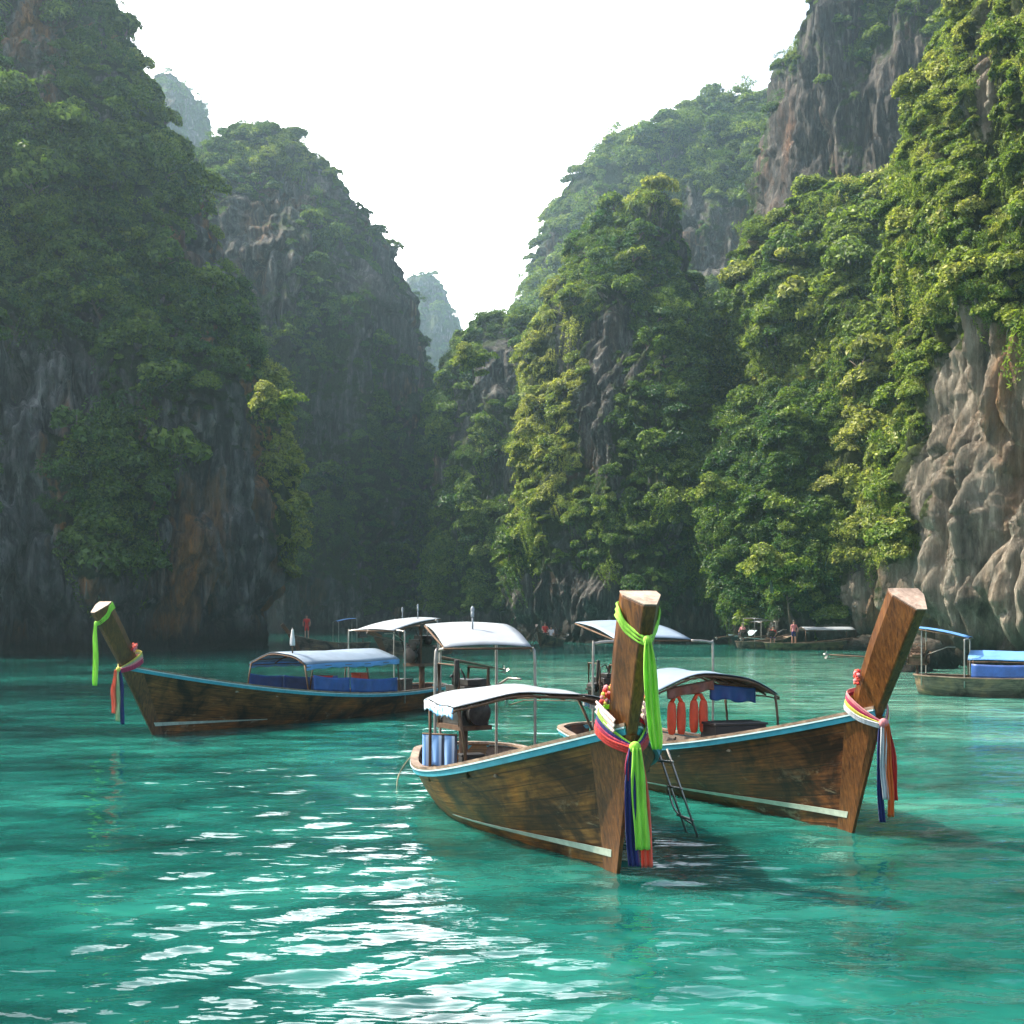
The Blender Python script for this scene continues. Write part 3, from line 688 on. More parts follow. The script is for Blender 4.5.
G['apron'] = massif('jungle_slope', [
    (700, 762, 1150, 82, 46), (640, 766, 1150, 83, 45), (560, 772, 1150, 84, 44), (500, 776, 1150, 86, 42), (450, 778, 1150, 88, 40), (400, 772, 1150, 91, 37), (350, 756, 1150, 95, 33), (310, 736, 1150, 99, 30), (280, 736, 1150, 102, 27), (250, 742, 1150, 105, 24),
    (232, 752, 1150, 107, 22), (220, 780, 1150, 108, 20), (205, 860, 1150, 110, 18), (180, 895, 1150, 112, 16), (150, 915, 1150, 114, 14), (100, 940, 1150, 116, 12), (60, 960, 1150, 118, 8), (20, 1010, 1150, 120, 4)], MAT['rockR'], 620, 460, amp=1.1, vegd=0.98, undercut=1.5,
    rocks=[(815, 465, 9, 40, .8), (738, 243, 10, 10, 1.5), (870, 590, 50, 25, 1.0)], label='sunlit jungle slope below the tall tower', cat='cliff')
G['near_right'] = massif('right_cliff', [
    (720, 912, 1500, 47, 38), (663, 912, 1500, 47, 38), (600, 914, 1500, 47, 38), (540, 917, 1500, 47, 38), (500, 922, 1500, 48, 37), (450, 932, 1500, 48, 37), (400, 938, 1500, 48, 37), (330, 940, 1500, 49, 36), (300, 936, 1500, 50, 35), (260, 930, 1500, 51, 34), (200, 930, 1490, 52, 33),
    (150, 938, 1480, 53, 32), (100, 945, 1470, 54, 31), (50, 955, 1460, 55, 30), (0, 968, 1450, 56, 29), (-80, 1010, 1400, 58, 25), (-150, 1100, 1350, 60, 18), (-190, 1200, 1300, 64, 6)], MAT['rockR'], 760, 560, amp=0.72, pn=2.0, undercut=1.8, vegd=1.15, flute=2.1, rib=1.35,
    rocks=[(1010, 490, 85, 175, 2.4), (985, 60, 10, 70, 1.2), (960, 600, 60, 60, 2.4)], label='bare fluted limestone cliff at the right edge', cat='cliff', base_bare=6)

FOR = {}
FOR['near_left'] = plant(G['near_left'], 0.85, 0.45, 1.6, 0.40, 0.10, seed=1, sun_tint=[(280, 400, 30, 60, .6), (285, 480, 24, 50, .5), (215, 200, 30, 90, .3), (170, 110, 60, 60, .15), (290, 560, 20, 60, .45), (60, 250, 60, 60, .08)])
FOR['mid_left'] = plant(G['mid_left'], 1.25, 0.5, 1.7, 0.44, 0.08, seed=2, thresh=0.5, sun_tint=[(300, 160, 60, 25, .3)])
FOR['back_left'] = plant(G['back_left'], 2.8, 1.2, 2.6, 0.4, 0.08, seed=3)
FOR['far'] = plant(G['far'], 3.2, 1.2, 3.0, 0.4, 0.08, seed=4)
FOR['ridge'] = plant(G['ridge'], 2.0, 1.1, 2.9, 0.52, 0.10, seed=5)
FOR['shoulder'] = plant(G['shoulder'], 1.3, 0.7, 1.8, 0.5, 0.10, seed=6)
FOR['spire'] = plant(G['spire'], 0.82, 0.38, 1.25, 0.46, 0.12, seed=7, sun_tint=[(545, 400, 50, 150, .42), (640, 190, 50, 30, .35)])
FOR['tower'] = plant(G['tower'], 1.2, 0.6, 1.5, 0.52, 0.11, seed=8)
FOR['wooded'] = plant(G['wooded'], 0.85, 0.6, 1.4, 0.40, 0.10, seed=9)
FOR['apron'] = plant(G['apron'], 0.85, 0.45, 1.6, 0.62, 0.14, seed=10, sun_tint=[(800, 400, 60, 120, .12), (880, 480, 50, 130, .2)])
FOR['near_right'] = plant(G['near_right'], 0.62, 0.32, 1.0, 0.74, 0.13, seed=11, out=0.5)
NICE = dict(near_left=('the shaded left cliff', 'dark jungle clinging to the shaded left cliff'), mid_left=('the hazy shadowed cliff', 'dim jungle over the hazy shadowed cliff'),
            back_left=('', 'thin tree cover on the pale peak far left'), far=('', 'tree cover on the distant flat topped rock'), ridge=('', 'tree cover on the ridge behind the central spire'),
            shoulder=('', 'trees on the low shoulder in the gap'), spire=('the central spire', 'jungle covering the steep central spire'), tower=('', 'scattered jungle on the tall right tower'),
            wooded=('the dark foot beside the spire', 'dark jungle at the foot right of the spire'), apron=('the sunlit slope on the right', 'lush sunlit jungle on the right slope'), near_right=('the bare right cliff', 'bright green jungle above the bare right cliff'))
QUOTA = dict(near_left=60, apron=62, near_right=34, wooded=34, spire=50, mid_left=24)
ZW = lambda z: 'low' if z < 9 else ('halfway up' if z < 21 else 'high')
seen_trees = 0
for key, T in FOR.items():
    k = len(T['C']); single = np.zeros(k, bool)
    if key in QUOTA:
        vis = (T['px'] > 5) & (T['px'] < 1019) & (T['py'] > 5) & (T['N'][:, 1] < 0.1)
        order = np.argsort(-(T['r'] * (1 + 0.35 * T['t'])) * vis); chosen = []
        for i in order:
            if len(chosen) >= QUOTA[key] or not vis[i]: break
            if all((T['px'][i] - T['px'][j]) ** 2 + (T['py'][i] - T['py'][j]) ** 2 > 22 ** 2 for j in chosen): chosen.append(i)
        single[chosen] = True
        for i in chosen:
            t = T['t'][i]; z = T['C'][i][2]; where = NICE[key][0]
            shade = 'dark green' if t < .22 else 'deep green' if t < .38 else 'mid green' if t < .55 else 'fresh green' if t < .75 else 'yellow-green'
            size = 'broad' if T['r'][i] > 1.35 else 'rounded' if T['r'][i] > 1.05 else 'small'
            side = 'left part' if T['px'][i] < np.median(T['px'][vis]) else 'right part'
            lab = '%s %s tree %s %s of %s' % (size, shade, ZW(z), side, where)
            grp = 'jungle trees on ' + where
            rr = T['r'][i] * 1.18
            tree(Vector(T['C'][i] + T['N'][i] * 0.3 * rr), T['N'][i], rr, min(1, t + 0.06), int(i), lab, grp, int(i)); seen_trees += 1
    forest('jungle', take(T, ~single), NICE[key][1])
# trees that stand out in the sun, its glow put into a paler tint
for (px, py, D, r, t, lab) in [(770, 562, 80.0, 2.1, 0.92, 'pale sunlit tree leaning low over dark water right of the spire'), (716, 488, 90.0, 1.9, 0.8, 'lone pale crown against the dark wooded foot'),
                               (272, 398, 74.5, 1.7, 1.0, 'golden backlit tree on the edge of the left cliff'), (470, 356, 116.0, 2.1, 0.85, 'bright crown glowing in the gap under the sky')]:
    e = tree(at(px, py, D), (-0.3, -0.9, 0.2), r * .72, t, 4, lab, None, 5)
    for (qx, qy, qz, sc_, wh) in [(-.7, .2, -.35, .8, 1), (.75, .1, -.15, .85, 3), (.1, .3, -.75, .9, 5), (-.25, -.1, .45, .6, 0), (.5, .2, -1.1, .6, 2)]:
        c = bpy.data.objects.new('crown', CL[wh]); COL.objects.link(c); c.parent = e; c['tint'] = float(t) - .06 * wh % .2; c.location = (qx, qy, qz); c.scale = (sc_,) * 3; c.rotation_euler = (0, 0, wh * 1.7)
print('crowns', sum(len(T['C']) for T in FOR.values()), 'single trees', seen_trees)

# ------------------------------------------------------------------ the lagoon
def sea():
    ys = np.concatenate([np.linspace(-60, 2, 12), 3.0 * (130 / 3.0) ** np.linspace(0, 1, 900) , np.linspace(140, 1500, 16)])
    us = np.concatenate([-np.geomspace(6, 0.56, 14), np.linspace(-0.5, 0.5, 640), np.geomspace(0.56, 6, 14)])
    Y = np.repeat(ys[:, None], len(us), 1); X = us[None] * np.maximum(np.abs(Y), 14.0)
    Z = np.zeros_like(X); rg = np.random.default_rng(5)
    for k in range(90):
        lam = 0.12 * (1.15 / 0.12) ** rg.random(); ang = R(-80) + rg.standard_normal() * 0.6
        kx, ky = 2 * math.pi / lam * math.cos(ang), 2 * math.pi / lam * math.sin(ang)
        amp = 0.00205 * lam ** 0.62
        fade = np.clip(1 - (np.abs(Y) * 0.011) / lam * 1.2, 0, 1)
        ph = rg.random() * 6.283
        Z += amp * fade * np.sin(kx * X + ky * Y + ph + 1.2 * np.sin(0.35 * kx * Y / 3 + ph))
    patch = 0.8 + 0.35 * vnoise(np.stack([X.ravel() / 5, Y.ravel() / 9, X.ravel() * 0], 1)).reshape(X.shape)
    Z *= patch * 1.6
    nu = len(us)
    i = np.arange(len(ys) - 1)[:, None]; j = np.arange(nu - 1)[None]
    Q = np.stack([i * nu + j, i * nu + j + 1, (i + 1) * nu + j + 1, (i + 1) * nu + j], 2).reshape(-1, 4)
    m, n, l, p = nt('lagoon_water')
    g = n.new('ShaderNodeNewGeometry'); pos = g.outputs['Position']
    big = noise(n, l, mapping(n, l, pos, (0.09, 0.16, 1)), 1.0, 4, 0.6, 0.3)     # sand flats and deeper pools
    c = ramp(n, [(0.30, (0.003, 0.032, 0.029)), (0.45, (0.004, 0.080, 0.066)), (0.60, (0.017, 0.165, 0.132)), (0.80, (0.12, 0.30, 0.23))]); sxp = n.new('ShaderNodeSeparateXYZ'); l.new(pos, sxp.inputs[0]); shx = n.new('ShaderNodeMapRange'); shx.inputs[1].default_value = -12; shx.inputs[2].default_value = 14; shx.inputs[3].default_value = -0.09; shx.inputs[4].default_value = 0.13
    l.new(sxp.outputs[0], shx.inputs[0]); adx = n.new('ShaderNodeMath'); adx.operation = 'ADD'; l.new(big.outputs[0], adx.inputs[0]); l.new(shx.outputs[0], adx.inputs[1]); lit_band = n.new('ShaderNodeMapRange'); lit_band.interpolation_type = 'SMOOTHSTEP'; lit_band.inputs[1].default_value = 20; lit_band.inputs[2].default_value = 45; lit_band.inputs[4].default_value = 0.17  # far right water coloured brighter, standing in for sunlight on it
    lit_band2 = n.new('ShaderNodeMapRange'); lit_band2.interpolation_type = 'SMOOTHSTEP'; lit_band2.inputs[1].default_value = 85; lit_band2.inputs[2].default_value = 62
    lit_band3 = n.new('ShaderNodeMapRange'); lit_band3.interpolation_type = 'SMOOTHSTEP'; lit_band3.inputs[1].default_value = -10; lit_band3.inputs[2].default_value = 4
    l.new(sxp.outputs[1], lit_band.inputs[0]); l.new(sxp.outputs[1], lit_band2.inputs[0]); l.new(sxp.outputs[0], lit_band3.inputs[0])
    bm1 = n.new('ShaderNodeMath'); bm1.operation = 'MULTIPLY'; l.new(lit_band.outputs[0], bm1.inputs[0]); l.new(lit_band2.outputs[0], bm1.inputs[1])
    bm2 = n.new('ShaderNodeMath'); bm2.operation = 'MULTIPLY'; l.new(bm1.outputs[0], bm2.inputs[0]); l.new(lit_band3.outputs[0], bm2.inputs[1])
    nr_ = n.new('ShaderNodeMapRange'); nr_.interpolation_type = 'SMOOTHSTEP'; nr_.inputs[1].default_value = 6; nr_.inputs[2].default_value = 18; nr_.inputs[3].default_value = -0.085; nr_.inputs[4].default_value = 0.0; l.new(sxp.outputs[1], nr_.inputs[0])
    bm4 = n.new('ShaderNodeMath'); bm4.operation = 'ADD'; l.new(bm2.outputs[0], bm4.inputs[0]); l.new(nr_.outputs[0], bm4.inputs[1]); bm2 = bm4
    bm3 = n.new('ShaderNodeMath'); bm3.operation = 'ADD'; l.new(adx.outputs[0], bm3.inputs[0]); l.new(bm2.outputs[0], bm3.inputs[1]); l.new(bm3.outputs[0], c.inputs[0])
    sm = noise(n, l, mapping(n, l, pos, (0.7, 1.0, 1)), 1.0, 6, 0.6, 0.3)     # reef and weed on the bottom
    r2 = ramp(n, [(0.36, (0.26, 0.42, 0.42)), (0.52, (0.95, 0.95, 0.95)), (0.70, (1.5, 1.25, 1.15))]); l.new(sm.outputs[0], r2.inputs[0])
    col = mixc(n, l, 0.85, c.outputs[0], r2.outputs[0], 'MULTIPLY')
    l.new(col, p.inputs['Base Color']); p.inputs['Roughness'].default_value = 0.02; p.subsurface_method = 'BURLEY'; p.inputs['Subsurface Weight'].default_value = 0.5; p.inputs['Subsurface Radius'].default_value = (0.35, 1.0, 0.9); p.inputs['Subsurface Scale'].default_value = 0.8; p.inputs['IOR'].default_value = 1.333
    p.inputs['Specular Tint'].default_value = (1, 1, 1, 1)
    b1 = noise(n, l, mapping(n, l, pos, (1.0, 2.1, 1)), 2.4, 3, 0.5, 0.4); b2 = noise(n, l, mapping(n, l, pos, (0.30, 0.85, 1)), 1.0, 4, 0.55, 0.3)
    nb = bump(n, l, b1.outputs[0], 0.35, 0.02); nb = bump(n, l, b2.outputs[0], 0.6, 0.14, nb); b3 = noise(n, l, mapping(n, l, pos, (1.0, 1.8, 1)), 6.5, 2, 0.5, 0.2); nb = bump(n, l, b3.outputs[0], 0.35, 0.010, nb)
    l.new(nb, p.inputs['Normal'])
    me = np_mesh('water', np.stack([X, Y, Z], 2).reshape(-1, 3), Q, m, True)
    o = bpy.data.objects.new('water', me); COL.objects.link(o)
    tag(o, 'clear turquoise lagoon water with bright glints', kind='structure'); return o
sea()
bed = MB().box((0, 700, -6.0), (5000, 3000, 0.5)).build('seabed', plain('pale_sand', (0.35, 0.30, 0.22), 0.9))
tag(bed, 'sandy bottom under the lagoon', kind='structure')

# ------------------------------------------------------------------ haze
HD = 0.00050
hm = bpy.data.materials.new('warm_sea_haze'); hm.use_nodes = True; hn = hm.node_tree.nodes; hn.clear()
pv = hn.new('ShaderNodeVolumePrincipled'); pv.inputs['Color'].default_value = (0.62, 0.86, 0.95, 1); pv.inputs['Density'].default_value = HD; pv.inputs['Anisotropy'].default_value = 0.7
ho = hn.new('ShaderNodeOutputMaterial'); hm.node_tree.links.new(pv.outputs[0], ho.inputs['Volume'])
hz = MB().box((0, 300, 70), (1500, 680, 160)).build('haze', hm)
tag(hz, 'thin bright sea haze between the cliffs', kind='stuff')
# ------------------------------------------------------------------ longtail boats
class Hull:
    def __init__(s, L, B, sb=1.5, sd=0.42, rk=0.5, ph=2.7, pk=0.9, pw=0.36, pd=0.42, full=2.1, sternw=0.62):
        s.L, s.B, s.sb, s.sd, s.rk, s.ph, s.pk, s.pw, s.pd, s.full, s.sternw = L, B, sb, sd, rk, ph, pk, pw, pd, full, sternw
    def hb(s, t):
        if t < 0.45: b = s.B * (s.sternw + (1 - s.sternw) * math.sin(math.pi / 2 * t / 0.45))
        else: b = s.B * (1 - ((t - 0.45) / 0.55) ** s.full)
        if t < 0.07: b *= math.sqrt(max(0.0, 1 - ((0.07 - t) / 0.07) ** 2)) * 0.98 + 0.02
        return b + 0.055 * t
    def sheer(s, t, side=1):
        x = -s.L + t * (s.L + s.rk)
        z = s.sd + (s.sb - s.sd) * max(0, (t - 0.12) / 0.88) ** 2.1 + 0.10 * (1 - t) ** 4
        return Vector((x, side * s.hb(t), z))
    def pt(s, t, v, side=1, off=0.0):
        sh = s.sheer(t, 1)
        zk = -0.32 + 0.36 * (1 - min(1, t / 0.25)) ** 2
        xk = -s.L * 0.985 + t * (s.L * 0.985 - 0.32 * s.rk / s.sb)
        bow = max(0, (t - 0.5) / 0.5)
        e = 0.46 + 0.50 * bow
        y = (sh.y) * (v ** e) + off
        z = zk + (sh.z - zk) * v ** (1.35 - 0.35 * bow)
        x = xk + (sh.x - xk) * v
        return Vector((x, side * y, z))
    def vz(s, t, z):
        lo, hi = 0.0, 1.0
        for _ in range(24):
            m = (lo + hi) / 2
            if s.pt(t, m).z < z: lo = m
            else: hi = m
        return lo
    def tx(s, x): return (x + s.L) / (s.L + s.rk)

def ribbon(b, pts, width, wdir, pleat=0.012, n=8):
    """soft strip through pts; wdir is the width direction at each point"""
    pts = [Vector(p) for p in pts]; wd = [Vector(q).normalized() for q in (wdir if isinstance(wdir, list) else [wdir] * len(pts))]
    wi = width if isinstance(width, list) else [width] * len(pts)
    def fn(u, v):
        f = u * (len(pts) - 1); i = min(int(f), len(pts) - 2); r = f - i
        p = pts[i].lerp(pts[i + 1], r); q = wd[i].lerp(wd[i + 1], r); w_ = wi[i] * (1 - r) + wi[i + 1] * r
        t = (pts[i + 1] - pts[i]).normalized(); nrm_ = t.cross(q)
        return p + q * (v - 0.5) * w_ + nrm_ * pleat * math.sin(v * math.pi * 5 + u * 2.0)
    b.grid((len(pts) - 1) * 4, n, fn); return b

def smoothpath(pts, k=4):
    pts = [Vector(p) for p in pts]; out = []
    for i in range(len(pts) - 1):
        p0, p1, p2, p3 = pts[max(i - 1, 0)], pts[i], pts[i + 1], pts[min(i + 2, len(pts) - 1)]
        for j in range(k):
            t = j / k
            out.append(0.5 * ((2 * p1) + (p2 - p0) * t + (2 * p0 - 5 * p1 + 4 * p2 - p3) * t * t + (3 * p1 - p0 - 3 * p2 + p3) * t ** 3))
    return out + [pts[-1]]

def build_hull(root, H, mat, full=True, stripe='turq', nx=56):
    b = MB(); uv = []
    ts = [1 - (1 - i / nx) ** 1.15 for i in range(nx + 1)]; vs = [0.0, .05, .12, .2, .3, .4, .5, .6, .7, .8, .9, 1.0]
    for side in (-1, 1):
        base = len(b.v); V = []
        for t in ts:
            for v in vs:
                p = H.pt(t, v, side); V.append(p); uv.append((p.x, v))
        k = len(vs)
        b.add(V, [(i * k + j, (i + 1) * k + j, (i + 1) * k + j + 1, i * k + j + 1) for i in range(nx) for j in range(k - 1)], True)
    b.uv = uv
    b.build('hull', mat, root)
    # inner skin and floor
    inn = MB()
    for side in (-1, 1):
        inn.grid(nx, 6, lambda u, v: H.pt(0.015 + 0.95 * u, 0.25 + 0.73 * v, side, -0.045))
    inn.build('inner_planking', MAT['inner'], root)
    fl = MB()
    def flo(u, v):
        t = 0.03 + 0.87 * u; z = max(0.10, H.sheer(t).z * 0.35 - 0.05); q = H.vz(t, z); p = H.pt(t, q, 1, -0.03)
        return (p.x, (v * 2 - 1) * p.y, z)
    fl.grid(40, 4, flo).build('floor_boards', MAT['deckwood'], root)
    ribs = MB()
    for k in range(int(H.L / 0.55)):
        t = 0.08 + 0.84 * k / (H.L / 0.55)
        for side in (-1, 1):
            ribs.tube([H.pt(t, 0.35 + 0.12 * j, side, -0.06) for j in range(6)], 0.022, 4)
    ribs.build('ribs', MAT['inner'], root)
    # gunwale cap following the sheer, its painted strake and the thin line
    tt = [0.0, .004, .01, .02, .03, .045, .06, .075] + [0.1 + 0.9 * i / 48 for i in range(49)]
    cap, st, ln = MB(), MB(), MB()
    for side in (-1, 1):
        def nrm2(i):
            a, c = H.sheer(tt[max(i - 1, 0)], side), H.sheer(tt[min(i + 1, len(tt) - 1)], side)
            d = (c - a); d.z = 0; d.normalize(); return Vector((d.y, -d.x, 0)) * (-1 if side > 0 else 1)
        def sec_cap(i):
            p = H.sheer(tt[i], side); n_ = nrm2(i)
            return [p + n_ * 0.035 + Vector((0, 0, 0.0)), p + n_ * 0.035 + Vector((0, 0, 0.035)), p - n_ * 0.075 + Vector((0, 0, 0.035)), p - n_ * 0.075]
        def sec_st(i):
            p = H.sheer(tt[i], side); n_ = nrm2(i); w_ = 0.062
            return [p + n_ * 0.026 + Vector((0, 0, -0.022)), p + n_ * 0.010 + Vector((0, 0, -0.022 - w_)), p - n_ * 0.03 + Vector((0, 0, -0.022 - w_)), p - n_ * 0.03 + Vector((0, 0, -0.022))]
        def sec_ln(i):
            p = H.sheer(tt[i], side); n_ = nrm2(i)
            return [p + n_ * 0.040 + Vector((0, 0, -0.003)), p + n_ * 0.040 + Vector((0, 0, -0.020)), p - n_ * 0.02 + Vector((0, 0, -0.020)), p - n_ * 0.02 + Vector((0, 0, -0.003))]
        cap.sweep(range(len(tt)), sec_cap); 
        st.sweep(range(len(tt)), sec_st); ln.sweep(range(len(tt)), sec_ln)
    cap.build('gunwale', MAT['gunwale'], root)
    if stripe: st.build('painted_strake', MAT[stripe], root); ln.build('thin_painted_line', MAT['paleline'], root)
    # foredeck
    fd = MB().grid(12, 4, lambda u, v: (lambda p: (p.x, (v * 2 - 1) * (p.y - 0.05), p.z - 0.06))(H.sheer(0.80 + 0.19 * u)))
    fd.build('foredeck', MAT['deckwood'], root)
    # stem boards each side of the bow
    if H.ph:
        sm = MB()
        for side in (-1, 1):
            def stf(u, v, side=side):
                w_ = 0.20 + 0.16 * v
                t = 1 - (w_ * (1 - u)) / (H.L + H.rk); p = H.pt(t, 0.02 + 0.93 * v, side, 0.016); return p + Vector((0.02 * u, 0, 0))
            sm.grid(3, 14, stf)
            sm.grid(1, 14, lambda u, v, side=side, f=stf: Vector(f(0, v)) - Vector((0, side * 0.02 * u, 0)))
        def fr(i):
            v = i / 10; p = H.pt(1, 0.02 + 0.93 * v, 1)
            return [Vector((p.x + 0.015, p.y + 0.018, p.z)), Vector((p.x + 0.07, 0.02, p.z)), Vector((p.x + 0.07, -0.02, p.z)), Vector((p.x + 0.015, -p.y - 0.018, p.z))]
        sm.sweep(range(11), fr)
        sm.build('stem_board', MAT['stem'], root)

def build_post(root, H, mat='post'):
    a = Vector((H.pk - H.rk, 0, H.ph - H.sb)); L = a.length; a.normalize(); bk = Vector((-a.z, 0, a.x))
    base = Vector((H.rk + 0.05, 0, H.sb)) - a * 0.55; b = MB(); N = 14
    def ring(i):
        u = i / N; p = base + a * (u * (L + 0.55)); w_ = H.pw * (0.62 + 0.38 * min(1, u * 1.5)); d = H.pd * (0.88 + 0.12 * u); fw = 0.32 * w_
        return [p + Vector((0, fw / 2, 0)), p + bk * (0.70 * d) + Vector((0, w_ / 2, 0)), p + bk * d + Vector((0, w_ / 2 * .96, 0)),
                p + bk * d - Vector((0, w_ / 2 * .96, 0)), p + bk * (0.70 * d) - Vector((0, w_ / 2, 0)), p - Vector((0, fw / 2, 0))]
    b.sweep(range(N + 1), ring)
    o = b.build('prow_post', MAT[mat], root, bevel=0.014)
    top = ring(N); cap = MB().sweep([0, 1], lambda i: [q + a * (0.002 + 0.012 * i) for q in top]); cap.build('post_end', MAT['endgrain'], o)
    return a, bk, base, ring

def waterline(root, H, t0=0.62, z0=0.10, z1=0.17, zb=0.27):
    b = MB()
    for side in (-1, 1):
        def f(u, v, side=side):
            t = t0 + (0.992 - t0) * u; lo = z0 + 0.05 * u; hi = lo + 0.012 + (zb - z1) * u
            return H.pt(t, H.vz(t, lo + (hi - lo) * v), side, 0.022 if u > 0.9 else 0.006 + 0.018 * u)
        b.grid(40, 1, f, False)
    b.build('white_waterline_stripe', MAT['whiteline'], root, thick=0.004)

def canopy(root, x0, x1, w_, ze, zc, top='white', under='thatch', posts=((0, 1), (0, -1), (1, 1), (1, -1)), H=None, valance=None, tilt=0.0, nr=5, rise=0.0, off=0.0):
    """barrel canopy across the boat, from x0 (aft) to x1 (forward)"""
    def f(u, v, dz=0.0):
        y = (v - 0.5) * w_; x = x0 + (x1 - x0) * u
        return Vector((x, y + off, ze + (zc - ze) * (1 - (2 * v - 1) ** 2) + tilt * (v - 0.5) + rise * u + dz + 0.012 * math.sin(u * 9 + v * 14)))
    c = MB(); c.grid(12, 16, lambda u, v: f(u, v, 0.02)); o = c.build('canopy', MAT[top], root, thick=0.008)
    un = MB().grid(12, 16, lambda u, v: f(0.02 + .96 * u, 0.01 + .98 * v, -0.004)); un.build('canopy_lining', MAT[under], o, thick=0.006)
    fr = MB()
    for k in range(nr):
        u = k / (nr - 1); fr.tube([f(u, j / 12, -0.025) for j in range(13)], 0.016, 6)
    for v in (0.0, 0.18, 0.36, 0.5, 0.64, 0.82, 1.0): fr.tube([f(j / 4, v, -0.045) for j in range(5)], 0.012, 5)
    fr.build('canopy_frame', MAT['rust'], root)
    if valance:
        for v, s in ((0, -1), (1, 1)):
            vb = MB().grid(24, 4, lambda a_, b_: f(a_, v, -0.12 * b_ * (1 + 0.12 * math.sin(a_ * 40))) + Vector((0, s * (0.012 + 0.01 * math.sin(a_ * 30)), 0.01)))
            vb.build('valance', MAT[valance], o, thick=0.004)
    for (u, s) in posts:
        x = x0 + (x1 - x0) * u; v = 0.5 + s * 0.47; p = f(u, v, -0.03)
        q = H.sheer(H.tx(x), s); q.y -= s * 0.06
        MB().tube([q + Vector((0, 0, -0.15)), q.lerp(p, 0.5) + Vector((0.01, 0, 0)), p], 0.019, 8).build('canopy_post', MAT['rust'], root)
    return o

def awning(root, H, xf, xb, w_, zf, zb, uprights, mat='white', light=None, off=0.0):
    """tilted flat awning on tall tube uprights"""
    def f(u, v): 
        return Vector((xb + (xf - xb) * u, off + (v - 0.5) * w_ * (1 - 0.0 * u), zb + (zf - zb) * u + 0.035 * math.sin(math.pi * v) + 0.05 * math.sin(math.pi * u)))
    o = MB().grid(10, 10, f).build('awning', MAT[mat], root, thick=0.01)
    fr = MB(); e = Vector((0, 0, -0.02))
    fr.tube([f(0, 0) + e, f(1, 0) + e, f(1, 1) + e, f(0, 1) + e, f(0, 0) + e], 0.016, 6)
    for u in (0.33, 0.66): fr.tube([f(u, k / 6) + e for k in range(7)], 0.012, 5)
    fr.build('awning_frame', MAT['rust'], o)
    for (x, s, wy, u) in uprights:
        q = H.sheer(H.tx(x), s) if wy is None else Vector((x, s * wy, H.sheer(H.tx(x)).z))
        t = f(u, 0.5 + 0.5 * s) + e; z = t.z
        path = smoothpath([q + Vector((0, -s * 0.05, -0.3)), Vector((q.x, q.y - s * .05, z - 0.18)), Vector((q.x + .0, q.y - s * 0.10, z - 0.03)), t], 4)
        MB().tube(path, 0.021, 8).build('awning_post', MAT['steel'], root)
    if light:
        for (u, v, h_) in light:
            p = f(u, v); m = MB().tube([p, p + Vector((0, 0, h_ * .55))], 0.012, 6); m.ball(p + Vector((0, 0, h_ * .8)), (0.028, 0.028, 0.05))
            m.tube([p + Vector((0, 0, h_ * .5)), p + Vector((0, 0, h_ * .75))], 0.024, 8); m.build('mast_light', MAT['white'], o)
    return o

